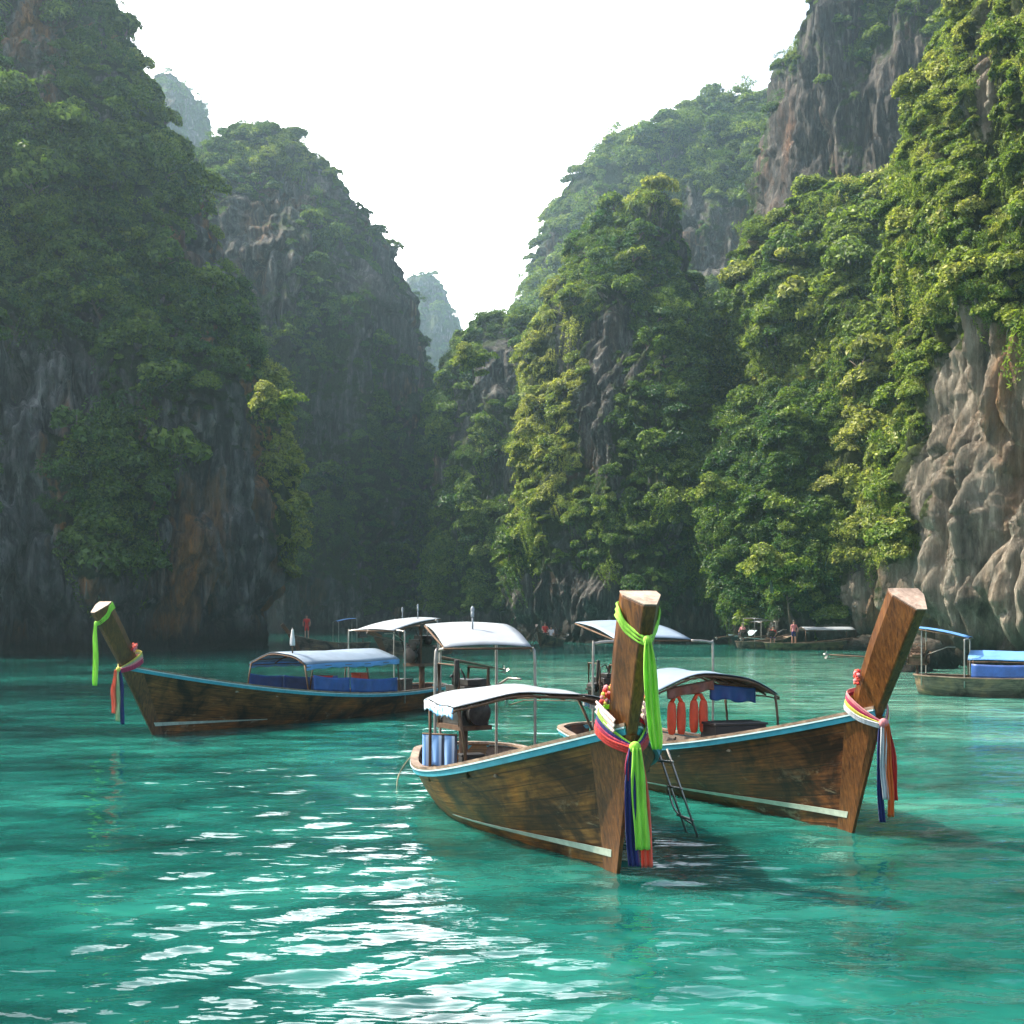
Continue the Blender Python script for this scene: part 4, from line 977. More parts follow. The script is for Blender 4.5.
def engine(root, loc, s=1.0, shaft=(-3.2, 0.3, -0.1), mat='engine', ang=0.0, prop=True):
    """car engine on a pivot with its long propeller shaft"""
    x, y, z = loc; b = MB(); M = Matrix.Rotation(ang, 3, 'Z')
    def P_(dx, dy, dz): v = M @ Vector((dx * s, dy * s, dz * s)); return (x + v.x, y + v.y, z + v.z)
    b.box(P_(0, 0, 0.16), (0.55 * s, 0.30 * s, 0.30 * s), M); b.box(P_(0.02, 0, 0.37), (0.44 * s, 0.22 * s, 0.13 * s), M); b.box(P_(0, 0.04, 0.47), (0.36 * s, 0.16 * s, 0.06 * s), M)
    b.tube([P_(0.3, 0, 0.16), P_(0.38, 0, 0.16)], 0.13 * s, 12); b.tube([P_(0.36, 0.12, 0.33), P_(0.42, 0.12, 0.33)], 0.07 * s, 10)
    b.tube([P_(0.1, 0.2, 0.42), P_(-0.1, 0.2, 0.42)], 0.085 * s, 10); b.tube([P_(0.15, -0.2, 0.3), P_(-0.12, -0.2, 0.3)], 0.06 * s, 8)
    for k in range(4): b.tube([P_(-0.15 + 0.1 * k, -0.11, 0.36), P_(-0.15 + 0.1 * k, -0.19, 0.34), P_(-0.15 + 0.1 * k, -0.21, 0.24)], 0.022 * s, 6)
    b.tube([P_(-0.2, -0.22, 0.25), P_(0.2, -0.22, 0.25), P_(0.3, -0.24, 0.45), P_(0.32, -0.24, 0.72)], 0.028 * s, 8)
    rd = random.Random(int(abs(x * 100) + 3))
    for k in range(9):
        p = Vector((rd.uniform(-.25, .3), rd.uniform(-.16, .16), rd.uniform(.1, .5))); q = p + Vector((rd.uniform(-.25, .25), rd.uniform(-.2, .2), rd.uniform(-.1, .2)))
        b.tube(smoothpath([P_(*p), P_(*(p.lerp(q, .5) + Vector((0, 0, .1)))), P_(*q)], 3), 0.012 * s, 5)
    e = b.build('engine', MAT[mat], root, bevel=0.006)
    c = MB(); c.tube([P_(0, 0, -0.5), P_(0, 0, 0.02)], 0.05 * s, 8); c.box(P_(0, 0, 0.0), (0.62 * s, 0.36 * s, 0.05 * s), M)
    c.tube([P_(0.25, 0.15, 0.02), P_(0.25, 0.17, 0.62), P_(-0.2, 0.17, 0.62), P_(-0.25, 0.15, 0.02)], 0.018 * s, 6)
    c.tube([P_(0.25, -0.17, 0.02), P_(0.25, -0.19, 0.66), P_(-0.2, -0.19, 0.66), P_(-0.25, -0.17, 0.02)], 0.018 * s, 6)
    c.build('engine_mount', MAT['rust'], e)
    t0 = Vector(P_(-0.28, 0, 0.14)); t1 = t0 + Vector(shaft)
    sh = MB().tube([t0, t1], [0.035 * s, 0.022], 8); d = (t1 - t0).normalized()
    sh.tube([t0 + Vector((0, 0, -.1)), t0.lerp(t1, .8) + Vector((0, 0, -.05)), t1 + Vector((0, 0, -0.13))], 0.011, 5)
    so = sh.build('propeller_shaft', MAT['rust'], e)
    if prop:
        pr = MB(); pr.tube([t1 - d * .06, t1 + d * .08], 0.035, 8); ref = d.cross(Vector((0, 0, 1))).normalized(); up = ref.cross(d)
        for k in range(3):
            a_ = k * 2.094; r_ = ref * math.cos(a_) + up * math.sin(a_); q = r_.cross(d)
            pr.add([t1 + r_ * .02 - q * .03 - d * .02, t1 + r_ * .09 - q * .06 - d * .03, t1 + r_ * .155 + d * .0, t1 + r_ * .10 + q * .055 + d * .04, t1 + r_ * .02 + q * .03 + d * .02], [(0, 1, 2, 3, 4)])
        pr.build('propeller', MAT['steel'], so if False else e, thick=0.006)
    h_ = MB().tube([P_(0.28, 0, 0.3), P_(0.9, 0.05, 0.55), P_(1.15, 0.05, 0.55)], 0.016, 6); h_.build('steering_handle', MAT['steel'], e)
    return e

def thwarts(root, H, ts):
    b = MB()
    for t in ts:
        p = H.sheer(t); z = p.z - 0.16; w_ = H.pt(t, H.vz(t, z)).y
        b.box((p.x, 0, z), (0.24, 2 * w_ - 0.06, 0.035))
    b.build('thwart', MAT['deckwood'], root, bevel=0.004)

def place(H, px, wy, hd):
    """root location from the stem foot on the water"""
    D = F * CAMH / (wy - HY); return Vector(((px - 512) / F * D, D, 0)), math.atan2(hd[1], hd[0])

def w2(root, p):
    """boat-local point to world"""
    return Matrix.Translation(root.location) @ Matrix.Rotation(root.rotation_euler.z, 4, 'Z') @ Vector(p)

def hang(root, name, label, cat, group=None):
    return empty(name, root.location, root.rotation_euler.z, label, cat, group)

def sash(root, H, cols, label, z_k=None, tails=None, wrapw=0.075, half=0.23, back=0.34, sway=0.0):
    """coloured cloths tied round the bow under the post, tails hanging from the knot"""
    s = hang(root, 'bow_sash', label, 'sash', 'cloth sashes tied round the bows')
    zk = z_k or H.sb - 0.18; fx = H.rk * zk / H.sb + 0.115
    for i, c in enumerate(cols):
        dz = -0.045 * i; b = MB(); off = 0.012 * i
        hs = half + 0.01 * i
        pts = smoothpath([(fx - back - 0.12, -hs * 0.55, zk + 0.34 + dz), (fx - back, -hs - 0.02, zk + 0.30 + dz), (fx - 0.16, -hs * .80, zk + 0.15 + dz * .8), (fx + off, -0.035, zk + 0.01 + dz * .3),
               (fx + off, 0.035, zk + 0.01 + dz * .3), (fx - 0.16, hs * .80, zk + 0.15 + dz * .8), (fx - back, hs + 0.02, zk + 0.30 + dz), (fx - back - 0.12, hs * 0.55, zk + 0.34 + dz), (fx - back - 0.14, 0, zk + .35 + dz), (fx - back - 0.12, -hs * 0.55, zk + 0.34 + dz)], 4)
        ribbon(b, pts, wrapw, [Vector((0.25, 0, 1))] * len(pts), 0.007, 6); b.build('wrap', MAT[c], s, thick=0.006)
    kb = MB().ball((fx + 0.035, 0, zk), (0.05, 0.06, 0.06), 12, 8).build('knot', MAT[cols[0]], s)
    for (c, y, w_, zl, dx) in tails:
        b = MB(); n = 7
        pts = [(fx + 0.05 + dx + 0.012 * math.sin(k * 1.3 + y * 30), y * min(1, 0.35 + k * 0.25) + sway * (k / n) ** 1.5, zk - (zk - zl) * k / n) for k in range(n + 1)]
        ww = [w_ * min(1, 0.55 + 0.2 * k) for k in range(n + 1)]
        ribbon(b, pts, ww, Vector((0.12, 1, 0)), 0.018, 14); b.build('tail', MAT[c], s, thick=0.005)
    return s

def post_scarf(root, H, P4, label, zrel=0.10, w_=0.10, tail=1.0, sway=0.0, col='lime', V=0.22, side=-1):
    a, bk, base, ring = P4; s = hang(root, 'post_scarf', label, 'scarf', 'green scarves tied to the post tops')
    N = 14; u = 1 - zrel; r0 = ring(N * u); fl, bl, br, frr = r0[0], r0[1], r0[4], r0[5]; e = 0.014
    up = a
    fc = (fl + frr) / 2 - bk * 0.02
    lft, rgt = (br - Vector((0, e, 0)), bl + Vector((0, e, 0)))
    pts = smoothpath([r0[3] - Vector((0, e, 0)) + up * V * .75 + bk * .01, lft + up * V * .70, (lft + frr) / 2 - Vector((0.02, e, 0)) + up * V * .28, fc + Vector((0.02, 0, 0)) - up * 0.01, (rgt + fl) / 2 + Vector((-.02, e, 0)) + up * V * .28, rgt + up * V * .70, r0[2] + Vector((0, e, 0)) + up * V * .75 + bk * .01], 5)
    b = MB(); wl = [w_ * (1 - 0.45 * (1 - abs(2 * k / (len(pts) - 1) - 1))) for k in range(len(pts))]
    ribbon(b, pts, wl, [up] * len(pts), 0.008, 8)
    bb = [r0[2] + up * V * .75 + bk * (e + .01), r0[3] + up * V * .75 + bk * (e + .01)]; ribbon(b, bb, w_, up, 0.004, 4)
    b.build('scarf_band', MAT[col], s, thick=0.006)
    MB().ball(fc + Vector((0.03, 0, 0)), (0.04, 0.045, 0.05), 10, 8).build('knot', MAT[col], s)
    n = 8; k0 = fc + Vector((0.04, 0, 0)); b = MB()
    pts = [k0 + Vector((0.01 * math.sin(k), sway * (k / n) ** 1.2, -tail * k / n)) for k in range(n + 1)]
    ribbon(b, pts, [0.06, 0.10, 0.125] + [0.135] * 5 + [0.10], Vector((0.2, 1, 0)), 0.024, 18); b.build('tail', MAT[col], s, thick=0.005)
    return s

def garland(root, H, label, z, cols=('redc', 'yellow', 'pink', 'orangec'), half=0.22, x=None, n=70):
    s = hang(root, 'flower_garland', label, 'garland', 'flower garlands round the posts'); rd = random.Random(int(z * 100))
    cx = (x if x is not None else H.rk + (H.pk - H.rk) * (z - H.sb) / (H.ph - H.sb)) - H.pd * 0.45
    bs = {c: MB() for c in cols}
    for k in range(n):
        a_ = math.pi * (0.56 + 0.88 * k / n); c = cols[(k // 2) % len(cols)]
        back = 0.5 - 0.5 * math.cos(a_)
        bs[c].ball((cx + 0.28 * math.cos(a_) + rd.uniform(-.03, .03), half * math.sin(a_) + rd.uniform(-.02, .02), z - 0.10 + 0.20 * back + rd.uniform(-.05, .05) * (.3 + back)), rd.uniform(.013, .027) * (0.7 + .6 * back), 6, 4)
    for c in cols: bs[c].build('flowers', MAT[c], s)
    return s

def far_person(loc, rz, label, pose='stand', shirt='redc', shorts='navy', h=1.68):
    """small far figure: one continuous body, cap of hair"""
    k = h / 1.75
    J = {'pel': (0, 0, .95), 'chest': (0, 0, 1.30), 'neck': (0, 0, 1.50), 'head': (0.02, 0, 1.66), 'top': (0.02, 0, 1.74)}
    if pose == 'sit':
        J = {a: (b_[0], b_[1], b_[2] - .50) for a, b_ in J.items()}; hip = .45
        for s, n_ in ((1, 'l'), (-1, 'r')):
            J[n_ + 'hip'] = (0, .09 * s, hip); J[n_ + 'kn'] = (.42, .13 * s, .47); J[n_ + 'an'] = (.45, .13 * s, .06); J[n_ + 'ft'] = (.60, .14 * s, .02)
            J[n_ + 'sh'] = (0, .18 * s, .95); J[n_ + 'el'] = (.12, .25 * s, .70); J[n_ + 'ha'] = (.36, .15 * s, .58)
    else:
        for s, n_ in ((1, 'l'), (-1, 'r')):
            J[n_ + 'hip'] = (0, .09 * s, .90); J[n_ + 'kn'] = (.03 * s, .11 * s, .49); J[n_ + 'an'] = (.02 * s, .12 * s, .08); J[n_ + 'ft'] = (.02 * s + .14, .13 * s, .03)
            J[n_ + 'sh'] = (0, .18 * s, 1.43); J[n_ + 'el'] = (.02 + (.1 if s > 0 else 0), .26 * s, 1.15); J[n_ + 'ha'] = (.16 if s > 0 else .05, .24 * s, .90)
    rad = {'pel': .13, 'chest': .145, 'neck': .055, 'head': .095, 'top': .06, 'hip': .085, 'kn': .055, 'an': .04, 'ft': .035, 'sh': .055, 'el': .042, 'ha': .035}
    E = [('pel', 'chest'), ('chest', 'neck'), ('neck', 'head'), ('head', 'top')]
    for n_ in 'lr': E += [('pel', n_ + 'hip'), (n_ + 'hip', n_ + 'kn'), (n_ + 'kn', n_ + 'an'), (n_ + 'an', n_ + 'ft'), ('chest', n_ + 'sh'), (n_ + 'sh', n_ + 'el'), (n_ + 'el', n_ + 'ha')]
    names = list(J); me = bpy.data.meshes.new('person')
    me.from_pydata([tuple(c * k for c in J[a]) for a in names], [(names.index(a), names.index(b_)) for a, b_ in E], [])
    o = bpy.data.objects.new('person', me); COL.objects.link(o)
    me.skin_vertices.new(name='') if hasattr(me.skin_vertices, 'new') else None
    md = o.modifiers.new('skin', 'SKIN'); o.modifiers.new('sub', 'SUBSURF').levels = 1; o.modifiers['sub'].render_levels = 1
    for i, a in enumerate(names):
        key = a if a in rad else a[1:]
        me.skin_vertices[0].data[i].radius = (rad[key] * k, rad[key] * k); me.skin_vertices[0].data[i].use_root = (a == 'pel')
    dg = bpy.context.evaluated_depsgraph_get(); ev = o.evaluated_get(dg); m2 = bpy.data.meshes.new_from_object(ev)
    o.modifiers.clear(); o.data = m2; m2.name = 'person'; m2.materials.clear()
    for c in ('skin', shirt, shorts): m2.materials.append(MAT[c])
    zp = J['pel'][2] * k; zn = J['neck'][2] * k
    for p in m2.polygons:
        c = p.center; armout = abs(c.y) > .23 * k
        if pose == 'sit': p.material_index = 1 if (zp + .02 < c.z < zn - .02 and not armout and c.x < .2) else (2 if (c.z > .38 * k and c.z < zp + .02) else 0)
        else: p.material_index = 1 if (zp + .02 < c.z < zn - .02 and not armout) else (2 if .6 * k < c.z <= zp + .02 and not armout else 0)
    smooth(m2)
    hd = J['head']; hb_ = MB().ball((hd[0] * k - .02, 0, (hd[2] + .03) * k), (.10 * k, .095 * k, .095 * k), 10, 7).build('hair', MAT['hair'], o)
    o.location = loc; o.rotation_euler = (0, 0, rz); tag(o, label, 'person'); return o

BOATG = 'longtail boats moored in the lagoon'
# ======================= centre boat
H = Hull(7.0, 1.20, sb=1.50, sd=0.50, rk=0.45, ph=2.66, pk=0.90, pw=0.385, pd=0.36, full=2.5, sternw=.55)
loc, rz = place(H, 616, 872, (0.26, -0.966))
A = empty('longtail_boat', loc, rz, 'nearest wooden longtail boat with a lime green scarf hanging from its tall post', 'boat', BOATG)
build_hull(A, H, MAT['hullA']); PA = build_post(A, H); waterline(A, H, 0.50, 0.10, 0.10, 0.165)
HA = H
canopy(A, -3.6, -2.0, 2.05, 1.50, 1.66, 'white', 'thatch', off=-.20, H=H, valance='lattice', posts=((0, 1), (0, -1), (1, 1), (1, -1), (0.5, 1)))
awning(A, H, -4.6, -5.9, 1.20, 2.13, 2.42, [(-4.7, 1, .56, 1), (-4.7, -1, .92, 1), (-5.8, 1, .3, 0.1), (-5.8, -1, .62, 0.1)], 'white', light=[(0.5, 0.45, 0.34)], off=-.17)
engine(A, (-5.3, -0.35, 1.02), 1.3, (-2.6, 0.9, -0.25), ang=.25)
thwarts(A, H, (0.22, 0.34, 0.5, 0.62, 0.74))
# boarding ladder over the side
b = MB(); q = H.sheer(0.80, 1); r1 = [(q.x + .02, q.y + .10, q.z + .02), (q.x + .12, q.y + .42, q.z - .95)]; r2 = [(q.x - .30, q.y + .12, q.z - .03), (q.x - .2, q.y + .42, q.z - .95)]
b.tube(r1, 0.013, 6); b.tube(r2, 0.013, 6)
for f_ in (0.14, 0.45, 0.8): b.tube([Vector(r1[0]).lerp(Vector(r1[1]), f_) + Vector((.04, 0, 0)), Vector(r2[0]).lerp(Vector(r2[1]), f_) - Vector((.10, 0, 0))], 0.014, 6)
b.tube(smoothpath([Vector(r2[0]).lerp(Vector(r2[1]), .45) - Vector((.1, 0, 0)), Vector(r2[0]).lerp(Vector(r2[1]), .75) - Vector((.12, 0, 0)), Vector(r1[0]).lerp(Vector(r1[1]), .86)], 4), 0.011, 6)
b.build('boarding_ladder', MAT['steel'], A)
MB().tube(smoothpath([H.sheer(.02, -1) + Vector((0, -.02, 0)), H.sheer(.02, -1) + Vector((-.15, -.25, -.15)), H.sheer(.02, -1) + Vector((-.2, -.45, -.45)), H.sheer(.02, -1) + Vector((-.1, -.5, -.75))], 4), 0.012, 6).build('mooring_line', MAT['rope'], A)
sash(A, H, ('lime', 'navy', 'magenta', 'redc'), 'lime, navy and crimson sash with long tails on the nearest bow', tails=[('magenta', -0.085, .07, 0.75, -.03), ('navy', -0.07, .12, .16, -.01), ('coral', 0.07, .12, .14, -.01), ('lime', 0.01, .15, .32, .02)], z_k=1.30, sway=0.06)
post_scarf(A, H, PA, 'lime scarf knotted round the top of the nearest boat\'s post', zrel=0.19, tail=1.02, sway=0.09, w_=.15)
garland(A, H, 'red and yellow flower garland behind the post of the nearest boat', 1.72, half=0.24)
b = MB(); wr = hang(A, 'white_cloth', 'pale cloth wrapped round the foot of the nearest boat\'s post', 'cloth')
pts = smoothpath([(H.rk - .40, -.225, 1.66), (H.rk - .2, -.225, 1.60), (H.rk - .02, -.17, 1.50)], 4); ribbon(b, pts, .13, Vector((0.2, 0, 1)), .012, 8); b.build('fold', MAT['blush'], wr, thick=.006); b = MB()
pts = smoothpath([(H.rk - .40, .225, 1.66), (H.rk - .2, .225, 1.60), (H.rk + .0, .17, 1.50)], 4); ribbon(b, pts, .16, Vector((0, .1, 1)), .012, 8)
b.build('fold', MAT['blush'], wr, thick=.006)
# things in the boat
def box_thing(root, name, label, cat, c, size, mat, lidmat=None, group=None):
    e = hang(root, name, label, cat, group)
    MB().box(c, size).build('body', MAT[mat], e, bevel=0.015)
    MB().box((c[0], c[1], c[2] + size[2] / 2 + .018), (size[0] * 1.05, size[1] * 1.05, .036)).build('lid', MAT[lidmat or mat], e, bevel=0.01)
    return e
def hung_cloth(root, name, label, cat, p0, p1, drop, mat, group=None):
    e = hang(root, name, label, cat, group); p0, p1 = Vector(p0), Vector(p1)
    nn = (p1 - p0).cross(Vector((0, 0, 1))).normalized()
    MB().grid(20, 8, lambda u, v: p0.lerp(p1, u) + Vector((0, 0, -drop * v * (1 + .08 * math.sin(u * 13)))) + nn * (.025 * math.sin(u * 19) * v)).build('fabric', MAT[mat], e, thick=.006)
    MB().tube([p0 + Vector((0, 0, .005)), p1 + Vector((0, 0, .005))], .012, 6).build('rail', MAT['rust'], e)
    return e
box_thing(A, 'cool_box', 'faded red box under the canopy of the nearest boat', 'box', (-2.5, .60, .78), (.5, .34, .30), 'engine2')
hung_cloth(A, 'striped_cloth', 'blue striped cloth hung near the stern of the nearest boat', 'cloth', (-4.3, -1.12, 1.02), (-3.95, -.74, 1.02), .42, 'stripecloth')
# ======================= right boat
H = Hull(8.4, 1.12, sb=1.50, sd=0.50, rk=0.60, ph=2.62, pk=1.34, pw=0.40, pd=0.42, full=1.9)
loc, rz = place(H, 850, 832, (0.31, -0.951))
B_ = empty('longtail_boat', loc, rz, 'dark brown longtail boat at right with a bare raked post and life jackets', 'boat', BOATG)
build_hull(B_, H, MAT['hullB']); PB = build_post(B_, H); waterline(B_, H, 0.48, 0.12, 0.10, 0.165)
HB_ = H
canopy(B_, -5.1, -3.5, 2.1, 1.38, 1.70, 'palecanvas', 'thatch', H=H, valance=None, posts=((0, 1), (0, -1), (1, 1), (1, -1), (.5, -1)))
awning(B_, H, -5.6, -7.4, 1.30, 2.16, 2.42, [(-5.6, 1, None, 1), (-5.6, -1, None, 1)], 'palecanvas')
engine(B_, (-7.3, -0.15, 1.0), 1.1, (-2.6, -0.8, -0.2))
thwarts(B_, H, (0.22, 0.34, 0.5, 0.62, 0.74))
sash(B_, H, ('pink', 'magenta', 'yellow', 'whitec'), 'white, orange and red sash on the dark boat with the bare post', tails=[('navy', -0.06, .09, .22, -.03), ('whitec', -0.035, .09, .48, .0), ('orangec', 0.035, .09, .28, .01), ('redc', 0.10, .09, .46, -.01)], z_k=1.34, half=.22, sway=0.05, wrapw=.06)
garland(B_, H, 'red flower garland behind the bare raked post', 1.80, ('redc', 'pink', 'coral'), half=.25, n=56)
def life_jacket(root, p, label, rz=0.0):
    e = hang(root, 'life_jacket', label, 'life jacket', 'orange life jackets under the canopy')
    x, y, z = p
    for s in (-1, 1):
        MB().grid(14, 12, lambda u, v: Vector((x + .045 * math.cos(2 * math.pi * u) * math.sin(math.pi * v) ** .4, y + s * .075 + .07 * math.sin(2 * math.pi * u) * math.sin(math.pi * v) ** .4, z - .22 + .24 * math.cos(math.pi * v)))).build('panel', MAT['orange'], e)
    MB().tube([(x, y - .08, z + .0), (x, y - .03, z + .09), (x, y + .03, z + .09), (x, y + .08, z)], .03, 6).build('collar', MAT['orange'], e)
    MB().tube([(x, y, z + .1), (x, y, z + .24)], .008, 5).build('loop', MAT['black'], e)
    return e
life_jacket(B_, (-3.6, -.55, 1.30), 'orange life jacket hanging nearer the post side under the pale canopy, left one')
life_jacket(B_, (-3.6, -.20, 1.32), 'orange life jacket hanging under the pale canopy, right one')
hung_cloth(B_, 'red_cloth', 'dull red cloth bundled under the canopy of the dark boat', 'cloth', (-3.55, -.72, 1.50), (-3.55, .02, 1.62), .14, 'engine2')
box_thing(B_, 'cool_box', 'dark box under the canopy of the dark brown boat', 'box', (-3.4, .25, .82), (.5, .8, .34), 'black')
# ======================= left boat
H = Hull(10.6, 1.05, sb=1.50, sd=0.48, rk=0.90, ph=2.58, pk=1.62, pw=0.36, pd=0.40, full=2.0)
loc, rz = place(H, 155, 735, (-0.51, -0.86))
C_ = empty('longtail_boat', loc, rz, 'long brown longtail boat at left with blue side sheets and a green scarf', 'boat', BOATG)
build_hull(C_, H, MAT['hullC']); PC = build_post(C_, H); waterline(C_, H, 0.70, 0.14, 0.10, 0.17)
canopy(C_, -7.6, -3.9, 1.75, 1.36, 1.62, 'palecanvas', 'bluecanvas', H=H, valance='bluecanvas', posts=((0, 1), (0, -1), (.36, 1), (.36, -1), (1, 1), (1, -1)))
for (xa, xb_, sd_) in ((-7.4, -5.34, 1), (-5.32, -4.0, 1), (-7.4, -5.34, -1), (-5.32, -4.0, -1)):
    MB().grid(14, 6, lambda u, v: H.sheer(H.tx(xa + (xb_ - xa) * u), sd_) + Vector((0, -sd_ * (.03 + .02 * math.sin(u * 17) * (1 - v)), .03 + .36 * v - .03 * math.sin(math.pi * u) * v))).build('side_sheet', MAT['bluetarp'], C_, thick=.006)
awning(C_, H, -7.7, -9.9, 1.25, 2.12, 2.42, [(-7.8, 1, None, .95), (-7.8, -1, None, .95), (-9.6, 1, None, .1), (-9.6, -1, None, .1)], 'white', light=[(.25, .7, .45), (.1, .1, .34)])
engine(C_, (-9.9, 0.0, 1.15), 1.6, (-3.2, 0.5, -0.5))
thwarts(C_, H, (0.12, 0.2, 0.66, 0.76))
sash(C_, H, ('yellow', 'sage', 'pink', 'magenta'), 'coral, sage and navy sash on the bow of the long left boat', tails=[('coral', -0.10, .12, .52, .02), ('sage', 0.0, .11, .36, .0), ('navy', 0.09, .09, .30, -.03)], z_k=1.42, half=.24, wrapw=.085)
post_scarf(C_, H, PC, 'green scarf tied round the slanted post of the long left boat', zrel=0.13, tail=1.25, sway=-0.02, w_=.14)
garland(C_, H, 'red flower garland behind the slanted post at left', 1.78, ('redc', 'pink', 'coral'), half=.24, n=56)
def flag_pole(root, p, label):
    e = hang(root, 'streamer_pole', label, 'streamer pole'); x, y, z = p
    MB().tube([(x, y, z - .1), (x, y, z + .62)], .018, 7).build('pole', MAT['rust'], e)
    MB().grid(8, 8, lambda u, v: (x + .075 * (1 - .5 * abs(v - .4)) * math.cos(u * 6.283), y + .075 * (1 - .5 * abs(v - .4)) * math.sin(u * 6.283 + v), z + .22 + .38 * v)).build('tied_cloth', MAT['whitec'], e, thick=.004)
    MB().grid(5, 4, lambda u, v: (x + .16 * u, y + .12 * u, z + .55 + .08 * v - .04 * math.sin(u * 4))).build('cloth_end', MAT['whitec'], e, thick=.004)
flag_pole(C_, (-4.2, .2, 1.58), 'pole with white cloth tied on it above the left canopy')
box_thing(C_, 'life_jacket_pile', 'orange box beside the post under the long left canopy', 'box', (-6.7, .3, .85), (.35, .3, .34), 'orange').name = 'orange_box'
MB_ = hang(C_, 'red_basin', 'red basin inside the blue sheets of the left boat', 'basin')
MB().sweep(range(5), lambda i: [Vector((-4.9 + (.12 + .035 * i) * math.cos(a_ * .524), .55 + (.12 + .035 * i) * math.sin(a_ * .524), .86 + .05 * i)) for a_ in range(12)], sm=True).build('basin', MAT['redc'], MB_)
# ======================= boat at the right edge (bow out of frame)
H = Hull(9.0, 1.05, sb=1.35, sd=0.52, rk=0.6, ph=2.4, pk=1.0, pw=0.34, pd=0.36)
D_ = empty('longtail_boat', Vector((20.9, 37.4, 0)), math.atan2(-0.42, 0.907), 'olive longtail boat with two light blue canopies by the right cliff', 'boat', BOATG)
build_hull(D_, H, MAT['hullE'], stripe=None); build_post(D_, H)
canopy(D_, -7.3, -4.0, 1.7, 1.12, 1.38, 'bluecanvas', 'bluecanvas', H=H, posts=((0, 1), (0, -1), (.5, 1), (.5, -1), (1, 1), (1, -1)))
awning(D_, H, -7.3, -9.0, 1.3, 1.80, 2.12, [(-7.4, 1, None, 1), (-7.4, -1, None, 1), (-8.7, 1, None, .1), (-8.7, -1, None, .1)], 'bluecanvas')
MB().grid(14, 6, lambda u, v: H.sheer(H.tx(-7.2 + 2.6 * u), -1) + Vector((0, .04, .03 + .42 * v - .03 * math.sin(math.pi * u) * v))).build('side_sheet', MAT['bluetarp'], D_, thick=.006)
engine(D_, (-8.9, 0.0, .95), 1.0, (-2.4, -0.9, 0.15), mat='rust'); thwarts(D_, H, (0.12, 0.2, 0.66))
# ======================= far boats
def far_boat(px, wy, hd, L, label, hull, canv, aw=None, post=1.9, tarp=None, eng=True, stripe=None, B=.85):
    H = Hull(L, B, sb=1.15, sd=.42, rk=.7, ph=post, pk=1.15, pw=.22, pd=.26); loc, rz = place(H, px, wy, hd)
    e = empty('longtail_boat', loc, rz, label, 'boat', BOATG); build_hull(e, H, MAT[hull], stripe=stripe, nx=36); build_post(e, H, 'stem')
    if canv: canopy(e, canv[0], canv[1], 1.4, 1.35, 1.55, canv[2], canv[2], H=H)
    if aw: awning(e, H, aw[0], aw[1], 1.15, 1.95, 2.15, [(aw[0], 1, None, 1), (aw[0], -1, None, 1), (aw[1], 1, None, 0), (aw[1], -1, None, 0)], aw[2])
    if eng: engine(e, (-L + .5, 0, .85), 1.0, (-1.8, .3, -.2))
    return e, H
E1, h1 = far_boat(880, 649.5, (0.97, 0.22), 8.6, 'distant olive longtail boat with a long white canopy under the jungle slope', 'hullD', (-5.9, -2.2, 'white'), None, 2.1)
E2, h2 = far_boat(540, 647.5, (-0.25, -0.968), 6.5, 'distant boat seen bow on, carrying a person in red', 'hullE', None, None, 1.5)
E3, h3 = far_boat(298, 650.5, (-0.93, -0.36), 5.0, 'small dark boat with a blue awning by the left cliff', 'hullE', None, (-2.6, -3.9, 'bluecanvas'), 1.7)
E4, h4 = far_boat(384, 655, (-0.80, -0.60), 5.0, 'grey boat half hidden behind the tall white awning at left', 'hullE', None, None, 1.3)
E5, h5 = far_boat(790, 648.0, (0.90, 0.43), 4.6, 'far boat with a white flat awning beside the speedboat', 'hullE', None, (-1.9, -3.6, 'white'), 1.2)
H = Hull(4.2, .85, sb=.95, sd=.55, rk=.5, ph=0, pk=.6, sternw=.9); loc, rz = place(H, 735, 647, (-0.93, -0.36))
SP = empty('speedboat', loc, rz, 'small dark speedboat with a white top and windscreen in the distance', 'speedboat')
build_hull(SP, H, MAT['black'], stripe='paleline', nx=30)
awning(SP, H, -1.6, -3.0, 1.2, 1.85, 1.9, [(-1.7, 1, None, 1), (-1.7, -1, None, 1), (-2.9, 1, None, 0), (-2.9, -1, None, 0)], 'white')
MB().grid(4, 6, lambda u, v: (-1.1 - .45 * u, (v - .5) * 1.2, .85 + .4 * u)).build('windscreen', MAT['paleline'], SP, thick=.01)
MB().box((-4.3, 0, .75), (.3, .35, .7)).box((-4.4, 0, .2), (.15, .12, .8)).build('outboard_motor', MAT['white'], SP, bevel=.04)
def onboat(root, x, y, z): return w2(root, (x, y, z))
far_person(onboat(E1, -6.4, 0.1, .35), rz_ := -1.2, 'person in a pale shirt standing on the far white canopied boat', 'stand', 'pink', 'navy')
far_person(onboat(E1, -7.9, 0.1, .45), -1.9, 'person in red sitting at the stern of the far olive boat', 'sit', 'redc', 'navy')
far_person(onboat(E2, -1.6, 0.0, .62), -1.4, 'person in red sitting on the distant bow on boat', 'sit', 'redc', 'black')
far_person(onboat(E2, -2.6, 0.25, .35), -1.8, 'person in white sitting behind the one in red', 'sit', 'whitec', 'navy')
far_person(onboat(E3, -0.6, 0.0, .75), -1.6, 'person in red standing at the bow of the small blue awning boat', 'stand', 'redc', 'redc')
far_person(onboat(SP, -0.6, 0.1, .55), -2.2, 'person in a pink top sitting on the speedboat\'s bow', 'sit', 'pink', 'navy')
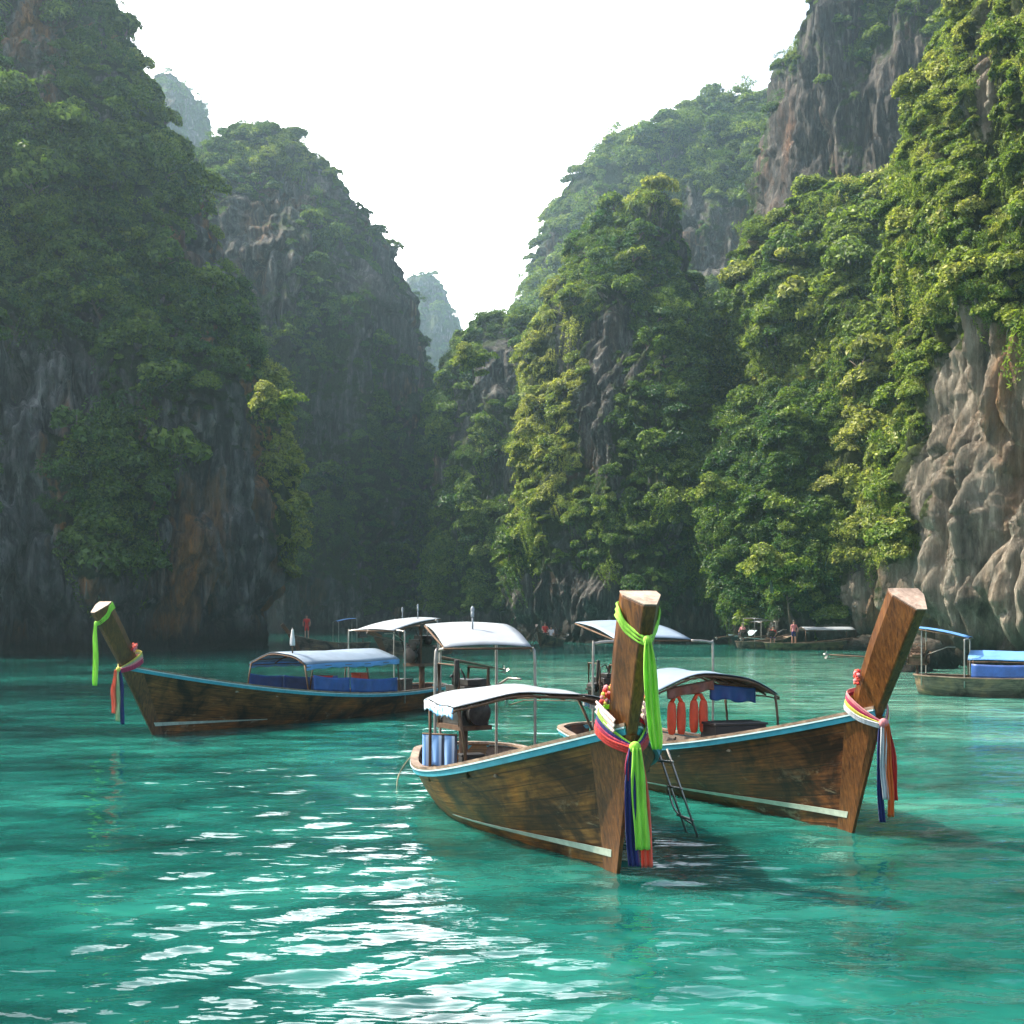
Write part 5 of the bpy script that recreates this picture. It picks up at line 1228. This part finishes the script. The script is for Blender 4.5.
# ======================= boulders at the waterline
def boulder(p, r, label, seed):
    V = []; nu, nv = 40, 24
    for i in range(nu):
        for j in range(nv + 1):
            a_, b_ = 2 * math.pi * i / nu, math.pi * j / nv; V.append((math.sin(b_) * math.cos(a_), math.sin(b_) * math.sin(a_), math.cos(b_)))
    V = np.array(V); d = 1 + .35 * fbm(V * 1.3 + seed, 4) + .15 * fbm(V * 4 + seed, 3, True)
    V = V * d[:, None] * np.array(r)
    Q = [(i * (nv + 1) + j, ((i + 1) % nu) * (nv + 1) + j, ((i + 1) % nu) * (nv + 1) + j + 1, i * (nv + 1) + j + 1) for i in range(nu) for j in range(nv)]
    me = np_mesh('boulder', V, np.array(Q), MAT['rockR'], True); me.attributes.new('veg', 'FLOAT', 'POINT')
    o = bpy.data.objects.new('boulder', me); COL.objects.link(o); o.location = p; tag(o, label, 'boulder')
for i, (px, wy, r, lab) in enumerate([(902, 671, (1.3, 1.2, 1.0), 'rugged brown boulder at the stern of the olive boat'), (925, 668, (1.4, 1.0, 1.3), 'taller boulder against the foot of the right cliff'),
                                      (868, 650, (1.6, 1.2, .9), 'low pale boulder off the far boat\'s bow'), (886, 666, (.8, .8, .6), 'small rock left of the brown boulder')]):
    D = F * CAMH / (wy - HY); boulder((( px - 512) / F * D, D, 0.1), r, lab, i * 13.0)

# ---- gear lying in the near boats
def coil(root, c, R_, label, mat='rope', n=5):
    e = hang(root, 'rope_coil', label, 'rope'); b = MB(); pts = []
    for k in range(n * 14 + 1):
        a_ = 2 * math.pi * k / 14; rr = R_ * (1 - .05 * math.sin(k * .7)); pts.append((c[0] + rr * math.cos(a_), c[1] + rr * math.sin(a_), c[2] + .028 * k / 14 + .01 * math.sin(k)))
    b.tube(pts, .016, 5).build('coil', MAT[mat], e)
coil(A, (-1.6, -.2, .80), .24, 'coil of worn rope in the bow of the nearest boat')
coil(B_, (-2.2, -.3, .75), .24, 'coil of worn rope in the dark boat with the bare post')
box_thing(A, 'jerrycan', 'black jerrycan by the engine of the nearest boat', 'jerrycan', (-4.4, -.45, .52), (.22, .30, .36), 'black')
box_thing(A, 'plastic_crate', 'dark blue crate on the boards of the nearest boat', 'crate', (-3.9, .35, .55), (.40, .50, .26), 'bluetarp')
#hung_cloth(A, 'dark_tarpaulin', 'dark tarpaulin bundled under the canopy of the nearest boat', 'tarpaulin', (-3.5, -1.0, 1.36), (-3.5, -.2, 1.46), .16, 'black')
hung_cloth(B_, 'blue_tarpaulin', 'dark blue tarpaulin rolled under the canopy beside the life jackets', 'tarpaulin', (-3.75, .05, 1.55), (-3.75, .80, 1.48), .22, 'bluetarp')
box_thing(C_, 'cool_box', 'grey cool box near the stern of the long left boat', 'box', (-8.6, .25, .62), (.5, .36, .32), 'engine')
